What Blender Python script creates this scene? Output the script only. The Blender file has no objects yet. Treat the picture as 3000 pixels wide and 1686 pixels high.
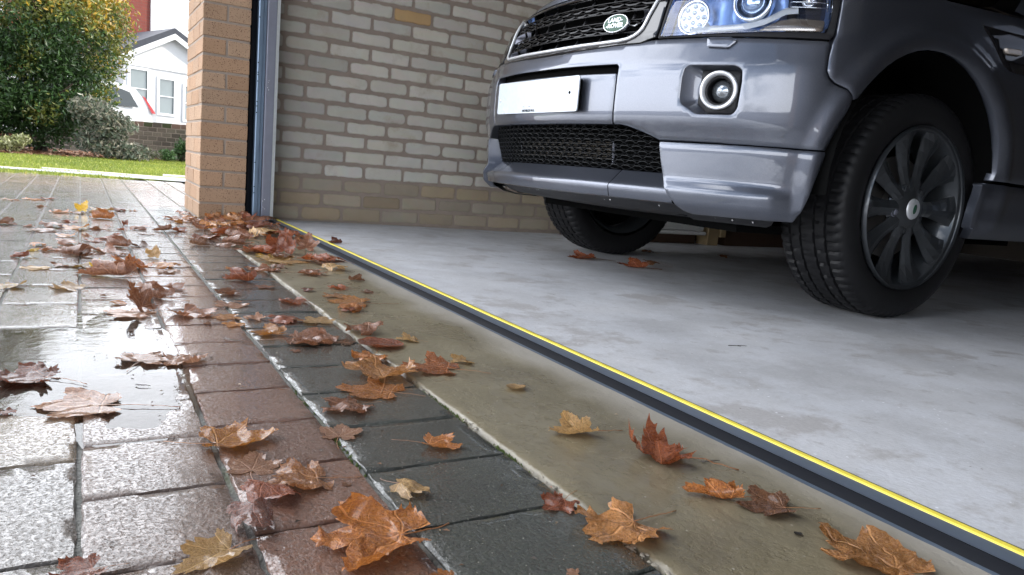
import bpy, bmesh, math, random
import numpy as np
from mathutils import Vector, Matrix, noise
from mathutils.geometry import delaunay_2d_cdt
random.seed(7)
SC=bpy.context.scene
R=math.radians
# ---------------------------------------------------------------- camera
cam_d=bpy.data.cameras.new('camera'); cam=bpy.data.objects.new('camera',cam_d)
SC.collection.objects.link(cam); SC.camera=cam
cam_d.sensor_width=36; cam_d.lens=2147.857/3000*36; cam_d.shift_x=.00233; cam_d.shift_y=.00033
cam_d.clip_start=.02; cam_d.clip_end=400
_yaw,_pit,_rol=1.0343,1.4128,.0905
cam.matrix_world=Matrix.Translation((3.6958,-.4764,.3506))@Matrix.Rotation(_yaw,4,'Z')@Matrix.Rotation(_pit,4,'X')@Matrix.Rotation(_rol,4,'Z')
# ---------------------------------------------------------------- light
SUN_EL=R(33); SUN_AZ=(.30,.95)
W=bpy.data.worlds.new('World'); SC.world=W; W.use_nodes=True
nt=W.node_tree; N=nt.nodes; Lk=nt.links
bg=N['Background']; sky=N.new('ShaderNodeTexSky'); sky.sky_type='NISHITA'; sky.sun_disc=False
sky.sun_elevation=SUN_EL; sky.sun_rotation=math.atan2(SUN_AZ[0],SUN_AZ[1]); sky.air_density=1.2; sky.dust_density=1.2
tc=N.new('ShaderNodeTexCoord'); mp=N.new('ShaderNodeMapping'); mp.inputs['Scale'].default_value=(1,1,2.6); mp.inputs['Location'].default_value=(3.1,.4,.2)
cn=N.new('ShaderNodeTexNoise'); cn.inputs['Scale'].default_value=2.1; cn.inputs['Detail'].default_value=7; cn.inputs['Roughness'].default_value=.55
cr=N.new('ShaderNodeValToRGB'); cr.color_ramp.elements[0].position=.42; cr.color_ramp.elements[1].position=.56
sx=N.new('ShaderNodeSeparateXYZ'); mr=N.new('ShaderNodeMapRange'); mr.inputs['From Min'].default_value=.0; mr.inputs['From Max'].default_value=.42; mr.inputs['To Min'].default_value=.16; mr.inputs['To Max'].default_value=-.02
ad=N.new('ShaderNodeMath'); ad.operation='ADD'; ax=N.new('ShaderNodeMath'); ax.operation='MULTIPLY_ADD'; ax.inputs[1].default_value=-.13; Lk.new(sx.outputs[0],ax.inputs[0]); Lk.new(mr.outputs[0],ax.inputs[2])
mx=N.new('ShaderNodeMix'); mx.data_type='RGBA'; mx.inputs[7].default_value=(30,31,33,1)
Lk.new(tc.outputs['Generated'],mp.inputs[0]); Lk.new(mp.outputs[0],cn.inputs['Vector'])
Lk.new(tc.outputs['Generated'],sx.inputs[0]); Lk.new(sx.outputs[2],mr.inputs[0])
Lk.new(cn.outputs[0],ad.inputs[0]); Lk.new(ax.outputs[0],ad.inputs[1]); Lk.new(ad.outputs[0],cr.inputs[0])
Lk.new(cr.outputs[0],mx.inputs[0]); Lk.new(sky.outputs[0],mx.inputs[6]); Lk.new(mx.outputs[2],bg.inputs[0])
bg.inputs[1].default_value=.14
sd=bpy.data.lights.new('sun','SUN'); sd.energy=2.8; sd.angle=R(.5); sd.color=(1,.94,.84)
sun=bpy.data.objects.new('sun',sd); SC.collection.objects.link(sun)
_s=Vector((SUN_AZ[0],SUN_AZ[1],0)).normalized()*math.cos(SUN_EL)+Vector((0,0,math.sin(SUN_EL)))
sun.rotation_euler=(-_s).to_track_quat('-Z','Y').to_euler()
vs=SC.view_settings; vs.view_transform='Standard'; vs.look='None'; vs.gamma=1; vs.exposure=.46
SC.cycles.max_bounces=7; SC.cycles.transparent_max_bounces=12; SC.cycles.caustics_reflective=False; SC.cycles.caustics_refractive=False
SC.cycles.sample_clamp_indirect=6
try: SC.cycles.use_denoising=True
except Exception: pass
# ---------------------------------------------------------------- helpers
COL=SC.collection
def link(o,parent=None):
    COL.objects.link(o)
    if parent is not None: o.parent=parent
    return o
def mesh(name,verts,faces,mat,parent=None,smooth=False,cols=None,uvs=None,sharp=None,mats=None):
    me=bpy.data.meshes.new(name); me.from_pydata([tuple(v) for v in verts],[],[tuple(f) for f in faces]); 
    for m in (mats or [mat]): me.materials.append(m)
    if smooth: me.polygons.foreach_set('use_smooth',[True]*len(me.polygons))
    if cols is not None:
        at=me.color_attributes.new('tone','FLOAT_COLOR','POINT')
        a=np.ones((len(verts),4),np.float32); c=np.array(cols,np.float32); a[:,:c.shape[1]]=c; at.data.foreach_set('color',a.ravel())
    if uvs is not None:
        ul=me.uv_layers.new(name='UVMap'); li=np.empty(len(me.loops),np.int32); me.loops.foreach_get('vertex_index',li)
        ul.data.foreach_set('uv',np.array(uvs,np.float32)[li].ravel())
    me.update()
    if sharp is not None: me.set_sharp_from_angle(angle=R(sharp))
    return link(bpy.data.objects.new(name,me),parent)
def tag(o,label=None,cat=None,group=None,kind=None):
    if label:o['label']=label
    if cat:o['category']=cat
    if group:o['group']=group
    if kind:o['kind']=kind
    return o
def empty(name,loc=(0,0,0),parent=None):
    o=bpy.data.objects.new(name,None); o.location=loc; o.empty_display_size=.1; return link(o,parent)
class MB:
    def __init__(s): s.v=[];s.f=[];s.c=[];s.mi=[]
    def add(s,v,f,c=None,mi=0):
        o=len(s.v); s.v+= [tuple(a) for a in v]; s.f+=[tuple(i+o for i in q) for q in f]; s.c+=[c or (1,1,1)]*len(v); s.mi+=[mi]*len(f)
    def box(s,x0,x1,y0,y1,z0,z1,c=None,mi=0,M=None):
        v=[(x,y,z) for x in(x0,x1) for y in(y0,y1) for z in(z0,z1)]
        if M is not None: v=[tuple(M@Vector(a)) for a in v]
        s.add(v,[(0,1,3,2),(4,6,7,5),(0,4,5,1),(2,3,7,6),(0,2,6,4),(1,5,7,3)],c,mi)
    def tube(s,pts,r,n=8,c=None,mi=0,cap=True):
        P=[Vector(p) for p in pts]; v=[];f=[]
        up=Vector((0,0,1))
        for i,p in enumerate(P):
            t=(P[min(i+1,len(P)-1)]-P[max(i-1,0)]).normalized()
            a=t.cross(up); 
            if a.length<.05: a=t.cross(Vector((1,0,0)))
            a.normalize(); b=a.cross(t); rr=r[i] if isinstance(r,(list,tuple)) else r
            v+=[p+(a*math.cos(2*math.pi*k/n)+b*math.sin(2*math.pi*k/n))*rr for k in range(n)]
        for i in range(len(P)-1):
            for k in range(n): f.append((i*n+k,i*n+(k+1)%n,(i+1)*n+(k+1)%n,(i+1)*n+k))
        if cap: f.append(tuple(range(n))[::-1]); f.append(tuple((len(P)-1)*n+k for k in range(n)))
        s.add(v,f,c,mi)
    def lathe(s,prof,n,M=None,c=None,mi=0,closed=False):
        # prof: (r,h) about local Z
        v=[];f=[];m=len(prof)
        for k in range(n):
            a=2*math.pi*k/n
            for r,h in prof: v.append((r*math.cos(a),r*math.sin(a),h))
        for k in range(n):
            k2=(k+1)%n
            for i in range(m-1): f.append((k*m+i,k2*m+i,k2*m+i+1,k*m+i+1))
            if closed: f.append((k*m+m-1,k2*m+m-1,k2*m,k*m))
        if M is not None: v=[tuple(M@Vector(a)) for a in v]
        s.add(v,f,c,mi)
    def obj(s,name,mat,parent=None,smooth=False,sharp=None,mats=None,col=False):
        o=mesh(name,s.v,s.f,mat,parent,smooth,s.c if col else None,None,sharp,mats)
        if mats: o.data.polygons.foreach_set('material_index',s.mi)
        return o
def frame(o,n,up=(0,0,1)):
    n=Vector(n).normalized(); x=Vector(up).cross(n).normalized(); y=n.cross(x)
    M=Matrix((x,y,n)).transposed().to_4x4(); M.translation=Vector(o); return M
# ---------------------------------------------------------------- materials
def mat(name): 
    m=bpy.data.materials.new(name); m.use_nodes=True; return m,m.node_tree,m.node_tree.nodes['Principled BSDF']
def nd(t,k,**kw):
    n=t.nodes.new(k)
    for a,b in kw.items():
        if a.startswith('i_'): n.inputs[a[2:].replace('_',' ')].default_value=b
        else: setattr(n,a,b)
    return n
def coords(t,scale=(1,1,1),kind='Object'):
    c=nd(t,'ShaderNodeTexCoord'); m=nd(t,'ShaderNodeMapping'); m.inputs['Scale'].default_value=scale; t.links.new(c.outputs[kind],m.inputs[0]); return m.outputs[0]
def noi(t,v,s,d=4,r=.55): 
    n=nd(t,'ShaderNodeTexNoise'); n.inputs['Scale'].default_value=s; n.inputs['Detail'].default_value=d; n.inputs['Roughness'].default_value=r
    if v is not None:t.links.new(v,n.inputs['Vector'])
    return n.outputs[0]
def ramp(t,f,stops):
    n=nd(t,'ShaderNodeValToRGB'); e=n.color_ramp.elements
    while len(e)>1: e.remove(e[-1])
    for i,(p,c) in enumerate(stops):
        c=(c,c,c,1) if not isinstance(c,(tuple,list)) else tuple(c)+(1,)
        if i==0: e[0].position=p;e[0].color=c
        else: k=e.new(p);k.color=c
    t.links.new(f,n.inputs[0]); return n.outputs[0]
def mixc(t,f,a,b,mode='MIX'):
    n=nd(t,'ShaderNodeMix',data_type='RGBA',blend_type=mode)
    for i,x in ((0,f),(6,a),(7,b)):
        if isinstance(x,(int,float)): n.inputs[i].default_value=x
        elif isinstance(x,(tuple,list)): n.inputs[i].default_value=tuple(x)+(1,)
        else: t.links.new(x,n.inputs[i])
    return n.outputs[2]
def math_(t,op,a,b=None):
    n=nd(t,'ShaderNodeMath',operation=op)
    for i,x in ((0,a),(1,b)):
        if x is None: continue
        if isinstance(x,(int,float)): n.inputs[i].default_value=x
        else: t.links.new(x,n.inputs[i])
    return n.outputs[0]
def bump(t,p,h,st,dist=.01,prev=None,inp='Normal'):
    n=nd(t,'ShaderNodeBump'); n.inputs['Strength'].default_value=st; n.inputs['Distance'].default_value=dist; t.links.new(h,n.inputs['Height'])
    if prev is not None: t.links.new(prev,n.inputs['Normal'])
    if p is not None: t.links.new(n.outputs[0],p.inputs[inp])
    return n.outputs[0]
def simple(name,col,rough=.5,metal=0,coat=0,bs=0,bd=.001,scale=60,var=.12):
    m,t,p=mat(name); v=coords(t); a=noi(t,v,scale,4)
    c=mixc(t,a,tuple(x*(1-var) for x in col),tuple(min(1,x*(1+var)) for x in col)); t.links.new(c,p.inputs['Base Color'])
    p.inputs['Roughness'].default_value=rough; p.inputs['Metallic'].default_value=metal; p.inputs['Coat Weight'].default_value=coat; p.inputs['Coat Roughness'].default_value=.04
    b=noi(t,v,scale*.12,3); rr=math_(t,'MULTIPLY_ADD',b,.18); rr.node.inputs[2].default_value=max(0,rough-.09); t.links.new(rr,p.inputs['Roughness'])
    if bs: bump(t,p,noi(t,v,scale*4,3),bs,bd)
    return m
def tonec(t):
    n=nd(t,'ShaderNodeVertexColor'); n.layer_name='tone'; return n.outputs[0]
# buff sand-faced brick of the pier
def m_buff():
    m,t,p=mat('buff_brick'); v=coords(t)
    base=mixc(t,noi(t,v,9,5),(.46,.30,.19),(.36,.225,.135)); base=mixc(t,1.0,base,tonec(t),'MULTIPLY')
    sp=nd(t,'ShaderNodeTexVoronoi'); sp.inputs['Scale'].default_value=150; t.links.new(v,sp.inputs['Vector'])
    k=ramp(t,sp.outputs[0],[(0,1),(.22,1),(.36,0)]); k2=ramp(t,noi(t,v,38,3),[(0,.25),(.40,.3),(.58,1)])
    base=mixc(t,math_(t,'MULTIPLY',k,k2),base,(.13,.07,.045)); t.links.new(base,p.inputs['Base Color'])
    p.inputs['Roughness'].default_value=.85; bump(t,p,noi(t,v,260,4),.5,.0012); return m
def m_mortar(col,n='mortar'):
    m,t,p=mat(n); v=coords(t); c=mixc(t,noi(t,v,14,5),tuple(x*.75 for x in col),tuple(x*1.2 for x in col)); t.links.new(c,p.inputs['Base Color'])
    p.inputs['Roughness'].default_value=.92; bump(t,p,noi(t,v,180,5),.7,.002); return m
def m_wallbrick():
    m,t,p=mat('pale_painted_brick'); v=coords(t)
    c=mixc(t,noi(t,v,11,6,.6),(.40,.375,.33),(.54,.51,.455)); c=mixc(t,1.0,c,tonec(t),'MULTIPLY')
    st=ramp(t,noi(t,v,5.5,6,.65),[(0,0),(.56,0),(.72,.55)]); c=mixc(t,st,c,(.25,.19,.12))
    pit=nd(t,'ShaderNodeTexVoronoi'); pit.inputs['Scale'].default_value=55; t.links.new(v,pit.inputs['Vector'])
    pk=ramp(t,pit.outputs[0],[(0,.85),(.05,.7),(.085,0)]); pk=math_(t,'MULTIPLY',pk,ramp(t,noi(t,v,8,2),[(0,0),(.58,0),(.64,1)])); c=mixc(t,pk,c,(.06,.05,.045))
    t.links.new(c,p.inputs['Base Color']); p.inputs['Roughness'].default_value=.88; bump(t,p,noi(t,v,70,6,.6),.45,.003); return m
def m_garagefloor():
    m,t,p=mat('garage_concrete'); v=coords(t); vs_=coords(t,(1,.7,1))
    c=mixc(t,ramp(t,noi(t,v,1.7,9,.68),[(.36,0),(.64,1)]),(.32,.32,.325),(.53,.53,.54))
    c=mixc(t,ramp(t,noi(t,vs_,6,8,.72),[(.46,0),(.60,.6)]),c,(.57,.585,.62))
    c=mixc(t,ramp(t,noi(t,vs_,4.3,8,.7),[(0,0),(.55,0),(.62,.85)]),c,(.27,.245,.225))
    c=mixc(t,ramp(t,noi(t,v,13,7,.7),[(0,.85),(.34,.7),(.42,0)]),c,(.25,.235,.225))
    c=mixc(t,.36,c,mixc(t,noi(t,v,150,6,.75),(.2,.2,.21),(.78,.78,.80)))
    for sc,th,col,am in ((42,.11,(.78,.79,.82),(.5,.6)),(31,.07,(.12,.09,.07),(.52,.6))):
        sp=nd(t,'ShaderNodeTexVoronoi'); sp.inputs['Scale'].default_value=sc; t.links.new(v,sp.inputs['Vector'])
        k=math_(t,'MULTIPLY',ramp(t,sp.outputs[0],[(0,1),(th*.6,.8),(th,0)]),ramp(t,noi(t,v,3+sc*.1,2),[(am[0],0),(am[1],1)])); c=mixc(t,k,c,col)
    t.links.new(c,p.inputs['Base Color']); t.links.new(ramp(t,noi(t,v,4,5),[(.3,.42),(.7,.72)]),p.inputs['Roughness']); bump(t,p,noi(t,v,120,6,.65),.45,.002); return m
def wetmask(t,v,blobs,soft=.22):
    # puddle mask out of ellipses (x,y,rx,ry) with ragged edges
    nz=noi(t,v,7,4,.6); sx_=nd(t,'ShaderNodeSeparateXYZ'); t.links.new(v,sx_.inputs[0]); acc=None
    for x,y,rx,ry in blobs:
        a=math_(t,'DIVIDE',math_(t,'SUBTRACT',sx_.outputs[0],x),rx); b=math_(t,'DIVIDE',math_(t,'SUBTRACT',sx_.outputs[1],y),ry)
        d=math_(t,'ADD',math_(t,'MULTIPLY',a,a),math_(t,'MULTIPLY',b,b)); acc=d if acc is None else math_(t,'MINIMUM',acc,d)
    n=math_(t,'ADD',acc,math_(t,'MULTIPLY',math_(t,'SUBTRACT',nz,.5),2.2))
    return ramp(t,n,[(0,1),(.9,1),(.9+soft if .9+soft<1 else 1,0)])
PUD_OLD=[(2.50,-.43,.24,.10),(2.37,-.545,.18,.085),(2.62,-.49,.10,.07),(2.30,-.33,.17,.045),(2.62,-.27,.17,.055),(1.95,-.42,.30,.10),(2.42,-.23,.10,.03)]
def wetfinish(t,p,v,fine,mask,rlo,rhi):
    r=ramp(t,noi(t,v,5,4),[(.3,rlo),(.7,rhi)]); t.links.new(r,p.inputs['Roughness'])
    p.inputs['IOR'].default_value=1.45; p.inputs['Coat Weight'].default_value=.8; p.inputs['Coat IOR'].default_value=1.35
    t.links.new(ramp(t,noi(t,v,3,4),[(.35,.05),(.65,.15)]),p.inputs['Coat Roughness'])
    p.inputs['Coat Weight'].default_value=1; p.inputs['Specular IOR Level'].default_value=.35; bump(t,p,fine,.8,.0016); fc=math_(t,'ADD',ramp(t,noi(t,v,260,3,.6),[(.32,0),(.48,1)]),math_(t,'MULTIPLY',noi(t,v,60,3),1.1)); bump(t,p,fc,.42,.0009,None,'Coat Normal')
def m_paver():
    m,t,p=mat('wet_block_paving'); v=coords(t)
    c=mixc(t,1.0,tonec(t),mixc(t,noi(t,v,13,6,.62),(.75,.75,.75),(1.2,1.2,1.2)),'MULTIPLY')
    sp=nd(t,'ShaderNodeTexVoronoi'); sp.inputs['Scale'].default_value=210; t.links.new(v,sp.inputs['Vector'])
    k=math_(t,'MULTIPLY',ramp(t,sp.outputs[0],[(0,.8),(.14,.6),(.24,0)]),ramp(t,sp.outputs[1],[(.68,0),(.8,1)])); c=mixc(t,k,c,(.36,.32,.28))
    c=mixc(t,ramp(t,noi(t,v,6,5,.6),[(.52,0),(.72,.45)]),c,(.035,.035,.03))
    t.links.new(c,p.inputs['Base Color']); pit=ramp(t,noi(t,v,125,5,.7),[(.30,0),(.50,1)]); pit2=ramp(t,noi(t,v,210,3,.6),[(.30,0),(.50,1)]); fine=math_(t,'ADD',math_(t,'ADD',math_(t,'MULTIPLY',pit,1.1),math_(t,'MULTIPLY',pit2,.6)),math_(t,'ADD',math_(t,'MULTIPLY',noi(t,v,330,3),.25),math_(t,'MULTIPLY',noi(t,v,22,3),.25)))
    wetfinish(t,p,v,fine,None,.14,.30); return m
def m_joint():
    m,t,p=mat('joint_sand'); v=coords(t); c=mixc(t,noi(t,v,30,5),(.05,.05,.045),(.20,.20,.17)); c=mixc(t,ramp(t,noi(t,v,6,4),[(.55,0),(.66,.8)]),c,(.07,.095,.02))
    t.links.new(c,p.inputs['Base Color']); p.inputs['Roughness'].default_value=.5; bump(t,p,noi(t,v,190,4),1,.006); return m
def m_apron():
    m,t,p=mat('wet_apron_concrete'); v=coords(t); vs_=coords(t,(.5,1.3,1))
    c=mixc(t,ramp(t,noi(t,v,3.3,7,.62),[(.32,0),(.68,1)]),(.125,.104,.064),(.200,.172,.115))
    c=mixc(t,ramp(t,noi(t,vs_,11,6,.7),[(.5,0),(.68,.5)]),c,(.085,.07,.05))
    sp=nd(t,'ShaderNodeTexVoronoi'); sp.inputs['Scale'].default_value=90; t.links.new(v,sp.inputs['Vector'])
    c=mixc(t,math_(t,'MULTIPLY',ramp(t,sp.outputs[0],[(0,.7),(.1,.5),(.16,0)]),ramp(t,sp.outputs[1],[(.7,0),(.8,1)])),c,(.40,.37,.32))
    # dry band beside the strip
    s_=nd(t,'ShaderNodeSeparateXYZ'); t.links.new(v,s_.inputs[0]); yy=math_(t,'ADD',s_.outputs[1],math_(t,'MULTIPLY',math_(t,'SUBTRACT',noi(t,v,5,4),.5),.16))
    dry=ramp(t,yy,[(.215,0),(.30,1)]); c=mixc(t,dry,c,mixc(t,noi(t,v,8,5),(.22,.20,.165),(.30,.275,.235)))
    t.links.new(c,p.inputs['Base Color']); fine=math_(t,'ADD',noi(t,v,100,5,.6),math_(t,'MULTIPLY',noi(t,vs_,26,4,.55),.8))
    wm=wetmask(t,v,[(2.55,.06,.14,.035),(2.78,.075,.13,.028),(2.35,.05,.14,.03),(2.92,.12,.07,.02)],.1)
    r=ramp(t,noi(t,v,5,5),[(.35,.18),(.65,.42)]); wm=math_(t,'MULTIPLY',wm,.0); r=mixc(t,dry,r,(.75,.75,.75)); t.links.new(r,p.inputs['Roughness'])
    bump(t,p,math_(t,'ADD',fine,math_(t,'MULTIPLY',ramp(t,noi(t,v,48,5,.65),[(.34,0),(.5,1)]),.5)),.45,.0020); return m
LEAFC={'gold':((.50,.20,.02),(.30,.09,.012)),'pink':((.42,.22,.12),(.27,.115,.06)),'amber':((.33,.13,.03),(.16,.05,.014)),'red':((.26,.065,.018),(.12,.03,.012)),
'dred':((.17,.045,.016),(.075,.02,.009)),'tan':((.58,.36,.14),(.37,.20,.07)),'orange':((.44,.155,.022),(.24,.07,.014)),'lorange':((.50,.225,.065),(.29,.11,.026)),
'pbrown':((.30,.125,.055),(.16,.055,.025)),'brown':((.20,.085,.033),(.085,.033,.016)),'borange':((.42,.12,.014),(.19,.05,.01)),'rorange':((.32,.08,.014),(.17,.033,.009)),
'yellow':((.66,.43,.02),(.42,.22,.015)),'olive':((.22,.17,.028),(.23,.065,.014)),'black':((.025,.018,.012),(.014,.011,.009))}
def m_leaf(key,gloss=.19):
    a,b=LEAFC[key]; m,t,p=mat('leaf_'+key); uv=nd(t,'ShaderNodeTexCoord').outputs['UV']; s=nd(t,'ShaderNodeSeparateXYZ'); t.links.new(uv,s.inputs[0])
    x,y=s.outputs[0],s.outputs[1]; ang=math_(t,'ARCTAN2',x,y); r=math_(t,'SQRT',math_(t,'ADD',math_(t,'MULTIPLY',x,x),math_(t,'MULTIPLY',y,y)))
    q=math_(t,'DIVIDE',ang,R(46)); fr=math_(t,'ABSOLUTE',math_(t,'SUBTRACT',math_(t,'FRACT',math_(t,'ADD',q,100.5)),.5))
    d=math_(t,'MULTIPLY',fr,r); vein=ramp(t,d,[(0,1),(.008,1),(.020,0)])
    sec=math_(t,'FRACT',math_(t,'MULTIPLY',math_(t,'ADD',r,math_(t,'MULTIPLY',fr,-.55)),9)); sec=ramp(t,math_(t,'ABSOLUTE',math_(t,'SUBTRACT',sec,.5)),[(0,.75),(.035,.5),(.08,0)])
    o=coords(t); nz=noi(t,o,22,6,.62); c=mixc(t,ramp(t,nz,[(.34,0),(.66,1)]),a,b)
    c=mixc(t,ramp(t,noi(t,o,75,4),[(.60,0),(.70,.75)]),c,tuple(z*.35 for z in b))
    c=mixc(t,math_(t,'MULTIPLY',sec,.35),c,tuple(min(1,z*1.6+.02) for z in a)); c=mixc(t,math_(t,'MULTIPLY',vein,.6),c,tuple(min(1,z*1.5+.05) for z in a))
    oi=nd(t,'ShaderNodeObjectInfo'); hs=nd(t,'ShaderNodeHueSaturation'); t.links.new(c,hs.inputs['Color']); mr_=nd(t,'ShaderNodeMapRange'); mr_.inputs['To Min'].default_value=1.0; mr_.inputs['To Max'].default_value=1.7; hs.inputs['Saturation'].default_value=.97
    t.links.new(oi.outputs['Random'],mr_.inputs[0]); t.links.new(mr_.outputs[0],hs.inputs['Value']); c=hs.outputs[0]
    t.links.new(c,p.inputs['Base Color']); p.inputs['Roughness'].default_value=gloss; t.links.new(ramp(t,noi(t,o,30,3),[(.3,gloss*.6),(.7,gloss*1.9)]),p.inputs['Roughness'])
    p.inputs['Coat Weight'].default_value=.7; p.inputs['Coat Roughness'].default_value=.08
    h=math_(t,'ADD',math_(t,'ADD',math_(t,'MULTIPLY',vein,-.9),math_(t,'MULTIPLY',sec,-.35)),math_(t,'MULTIPLY',noi(t,o,14,5,.7),1.6)); nb=bump(t,p,h,.7,.010)
    tr=nd(t,'ShaderNodeBsdfTranslucent'); t.links.new(c,tr.inputs[0]); t.links.new(nb,tr.inputs['Normal']); ms=nd(t,'ShaderNodeMixShader'); ms.inputs[0].default_value=.30
    out=t.nodes['Material Output']; t.links.new(p.outputs[0],ms.inputs[1]); t.links.new(tr.outputs[0],ms.inputs[2]); t.links.new(ms.outputs[0],out.inputs[0]); return m
def m_foliage(name,rough=.45,trans=.3):
    m,t,p=mat(name); c=tonec(t); t.links.new(c,p.inputs['Base Color']); p.inputs['Roughness'].default_value=rough
    tr=nd(t,'ShaderNodeBsdfTranslucent'); t.links.new(c,tr.inputs[0]); ms=nd(t,'ShaderNodeMixShader'); ms.inputs[0].default_value=trans
    t.links.new(p.outputs[0],ms.inputs[1]); t.links.new(tr.outputs[0],ms.inputs[2]); t.links.new(ms.outputs[0],t.nodes['Material Output'].inputs[0]); return m
def m_paint():
    m,t,p=mat('grey_metallic_paint'); v=coords(t)
    vo=nd(t,'ShaderNodeTexVoronoi'); vo.inputs['Scale'].default_value=1800; t.links.new(v,vo.inputs['Vector'])
    c=mixc(t,vo.outputs[1],(.097,.107,.137),(.152,.166,.203)); t.links.new(c,p.inputs['Base Color']); p.inputs['Metallic'].default_value=.85
    t.links.new(ramp(t,noi(t,v,3,5),[(.3,.38),(.7,.45)]),p.inputs['Roughness']); p.inputs['Coat Weight'].default_value=1; p.inputs['Coat Roughness'].default_value=.035; p.inputs['Coat IOR'].default_value=1.6
    bump(t,p,noi(t,v,1.6,2),.05,.02,None,'Coat Normal'); return m
def m_glass(name,tint=(1,1,1),op=.12):
    m,t,p=mat(name); tp=nd(t,'ShaderNodeBsdfTransparent'); tp.inputs[0].default_value=tuple(tint)+(1,); gl=nd(t,'ShaderNodeBsdfGlossy'); gl.inputs['Roughness'].default_value=.015
    lw=nd(t,'ShaderNodeFresnel'); lw.inputs[0].default_value=1.5; f=math_(t,'ADD',lw.outputs[0],op); ms=nd(t,'ShaderNodeMixShader')
    t.links.new(f,ms.inputs[0]); t.links.new(tp.outputs[0],ms.inputs[1]); t.links.new(gl.outputs[0],ms.inputs[2]); t.links.new(ms.outputs[0],t.nodes['Material Output'].inputs[0]); return m
def m_brickproc(name,c1,c2,mo,s=1.0):
    m,t,p=mat(name); v=coords(t,(s,s,s),'UV'); b=nd(t,'ShaderNodeTexBrick'); b.inputs['Scale'].default_value=1; b.inputs['Brick Width'].default_value=.225; b.inputs['Row Height'].default_value=.075; b.inputs['Mortar Size'].default_value=.006
    for i,c in ((1,c1),(2,c2),(3,mo)): b.inputs[i].default_value=tuple(c)+(1,)
    t.links.new(v,b.inputs[0]); c=mixc(t,.35,b.outputs[0],mixc(t,noi(t,coords(t),20,4),tuple(x*.6 for x in c1),tuple(x*1.3 for x in c2))); t.links.new(c,p.inputs['Base Color']); p.inputs['Roughness'].default_value=.9
    bump(t,p,b.outputs[1],-.5,.005); return m
M_BUFF=m_buff(); M_MORT=m_mortar((.33,.27,.22),'pier_mortar'); M_WMORT=m_mortar((.255,.205,.168),'wall_mortar'); M_WALLB=m_wallbrick(); M_FLOOR=m_garagefloor()
M_PAVER=m_paver(); M_JOINT=m_joint(); M_APRON=m_apron(); M_PAINT=m_paint()
M_BLKPL=simple('black_plastic',(.018,.018,.02),.45,0,0,.3,.0006); M_GLBLK=simple('gloss_black',(.012,.012,.014),.08,0,1,0); M_RUB=simple('tyre_rubber',(.010,.010,.011),.5,0,0,.4,.0008)
M_CHROME=simple('chrome',(.88,.89,.92),.14,1,0,0,scale=20,var=.03); M_SATIN=simple('satin_silver',(.74,.75,.77),.42,.55,0,0,scale=20,var=.04); M_ALLOY=simple('dark_grey_alloy',(.060,.066,.073),.34,.6,.5,0)
M_GALV=simple('galvanised_steel',(.19,.26,.35),.36,.55,0,.12,.0008,scale=14,var=.16); M_GALV2=simple('galvanised_flange',(.23,.24,.29),.42,.35,0,.12,.0008,scale=18,var=.14)
M_GALV3=simple('bright_flange_edge',(.62,.64,.63),.4,.2); M_WPL=simple('number_plate_white',(.58,.63,.69),.25,0,.4); M_BLACK=simple('matt_black',(.004,.004,.004),.9); M_BLACK.node_tree.nodes['Principled BSDF'].inputs['Specular IOR Level'].default_value=.05; M_YEL=simple('yellow_rubber',(.80,.66,.08),.55,0,0,.15,.0004,scale=22,var=.22)
M_GREYR=simple('grey_rubber',(.070,.086,.112),.42,0,.05,.15,.0004); M_BLKR=simple('black_rubber',(.010,.011,.014),.5,0,0,.3,.0004,scale=90); [setattr(m_.node_tree.nodes['Principled BSDF'].inputs['Specular IOR Level'],'default_value',.3) for m_ in (M_BLKR,M_RUB,M_BLKPL)]; M_BLKR.node_tree.nodes['Principled BSDF'].inputs['Specular IOR Level'].default_value=.15; M_GREEN=simple('green_enamel',(.006,.065,.03),.5,0,.15)
M_DROP=m_glass('water_drop',(.8,.8,.8),.15); M_LENS=m_glass('clear_lens',(.93,.96,1),.05); M_DARKGL=m_glass('tinted_window',(.08,.09,.09),.06); M_HLBLUE=simple('lamp_bowl_sky_tint',(.33,.50,.95),.25,.4); M_WHITE=simple('white_paint',(.80,.80,.78),.5); M_INT=simple('lamp_dark_housing',(.045,.055,.09),.2,.6,.6)  # lamp bowl's blue is the sky's reflection in chrome put into its colour
M_AMBER=simple('amber_reflector',(.55,.30,.17),.2,.3,1)

def m_water():
    m,t,p=mat('shallow_water'); v=coords(t); tp=nd(t,'ShaderNodeBsdfTransparent'); tp.inputs[0].default_value=(.97,.96,.94,1); gl=nd(t,'ShaderNodeBsdfGlossy'); gl.inputs['Roughness'].default_value=.045
    fr=nd(t,'ShaderNodeFresnel'); fr.inputs[0].default_value=1.34; b=bump(t,None,noi(t,v,34,4),.22,.0022); t.links.new(b,gl.inputs['Normal']); t.links.new(b,fr.inputs['Normal'])
    ms=nd(t,'ShaderNodeMixShader'); t.links.new(fr.outputs[0],ms.inputs[0]); t.links.new(tp.outputs[0],ms.inputs[1]); t.links.new(gl.outputs[0],ms.inputs[2]); t.links.new(ms.outputs[0],t.nodes['Material Output'].inputs[0]); return m
M_WATER=m_water()
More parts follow.
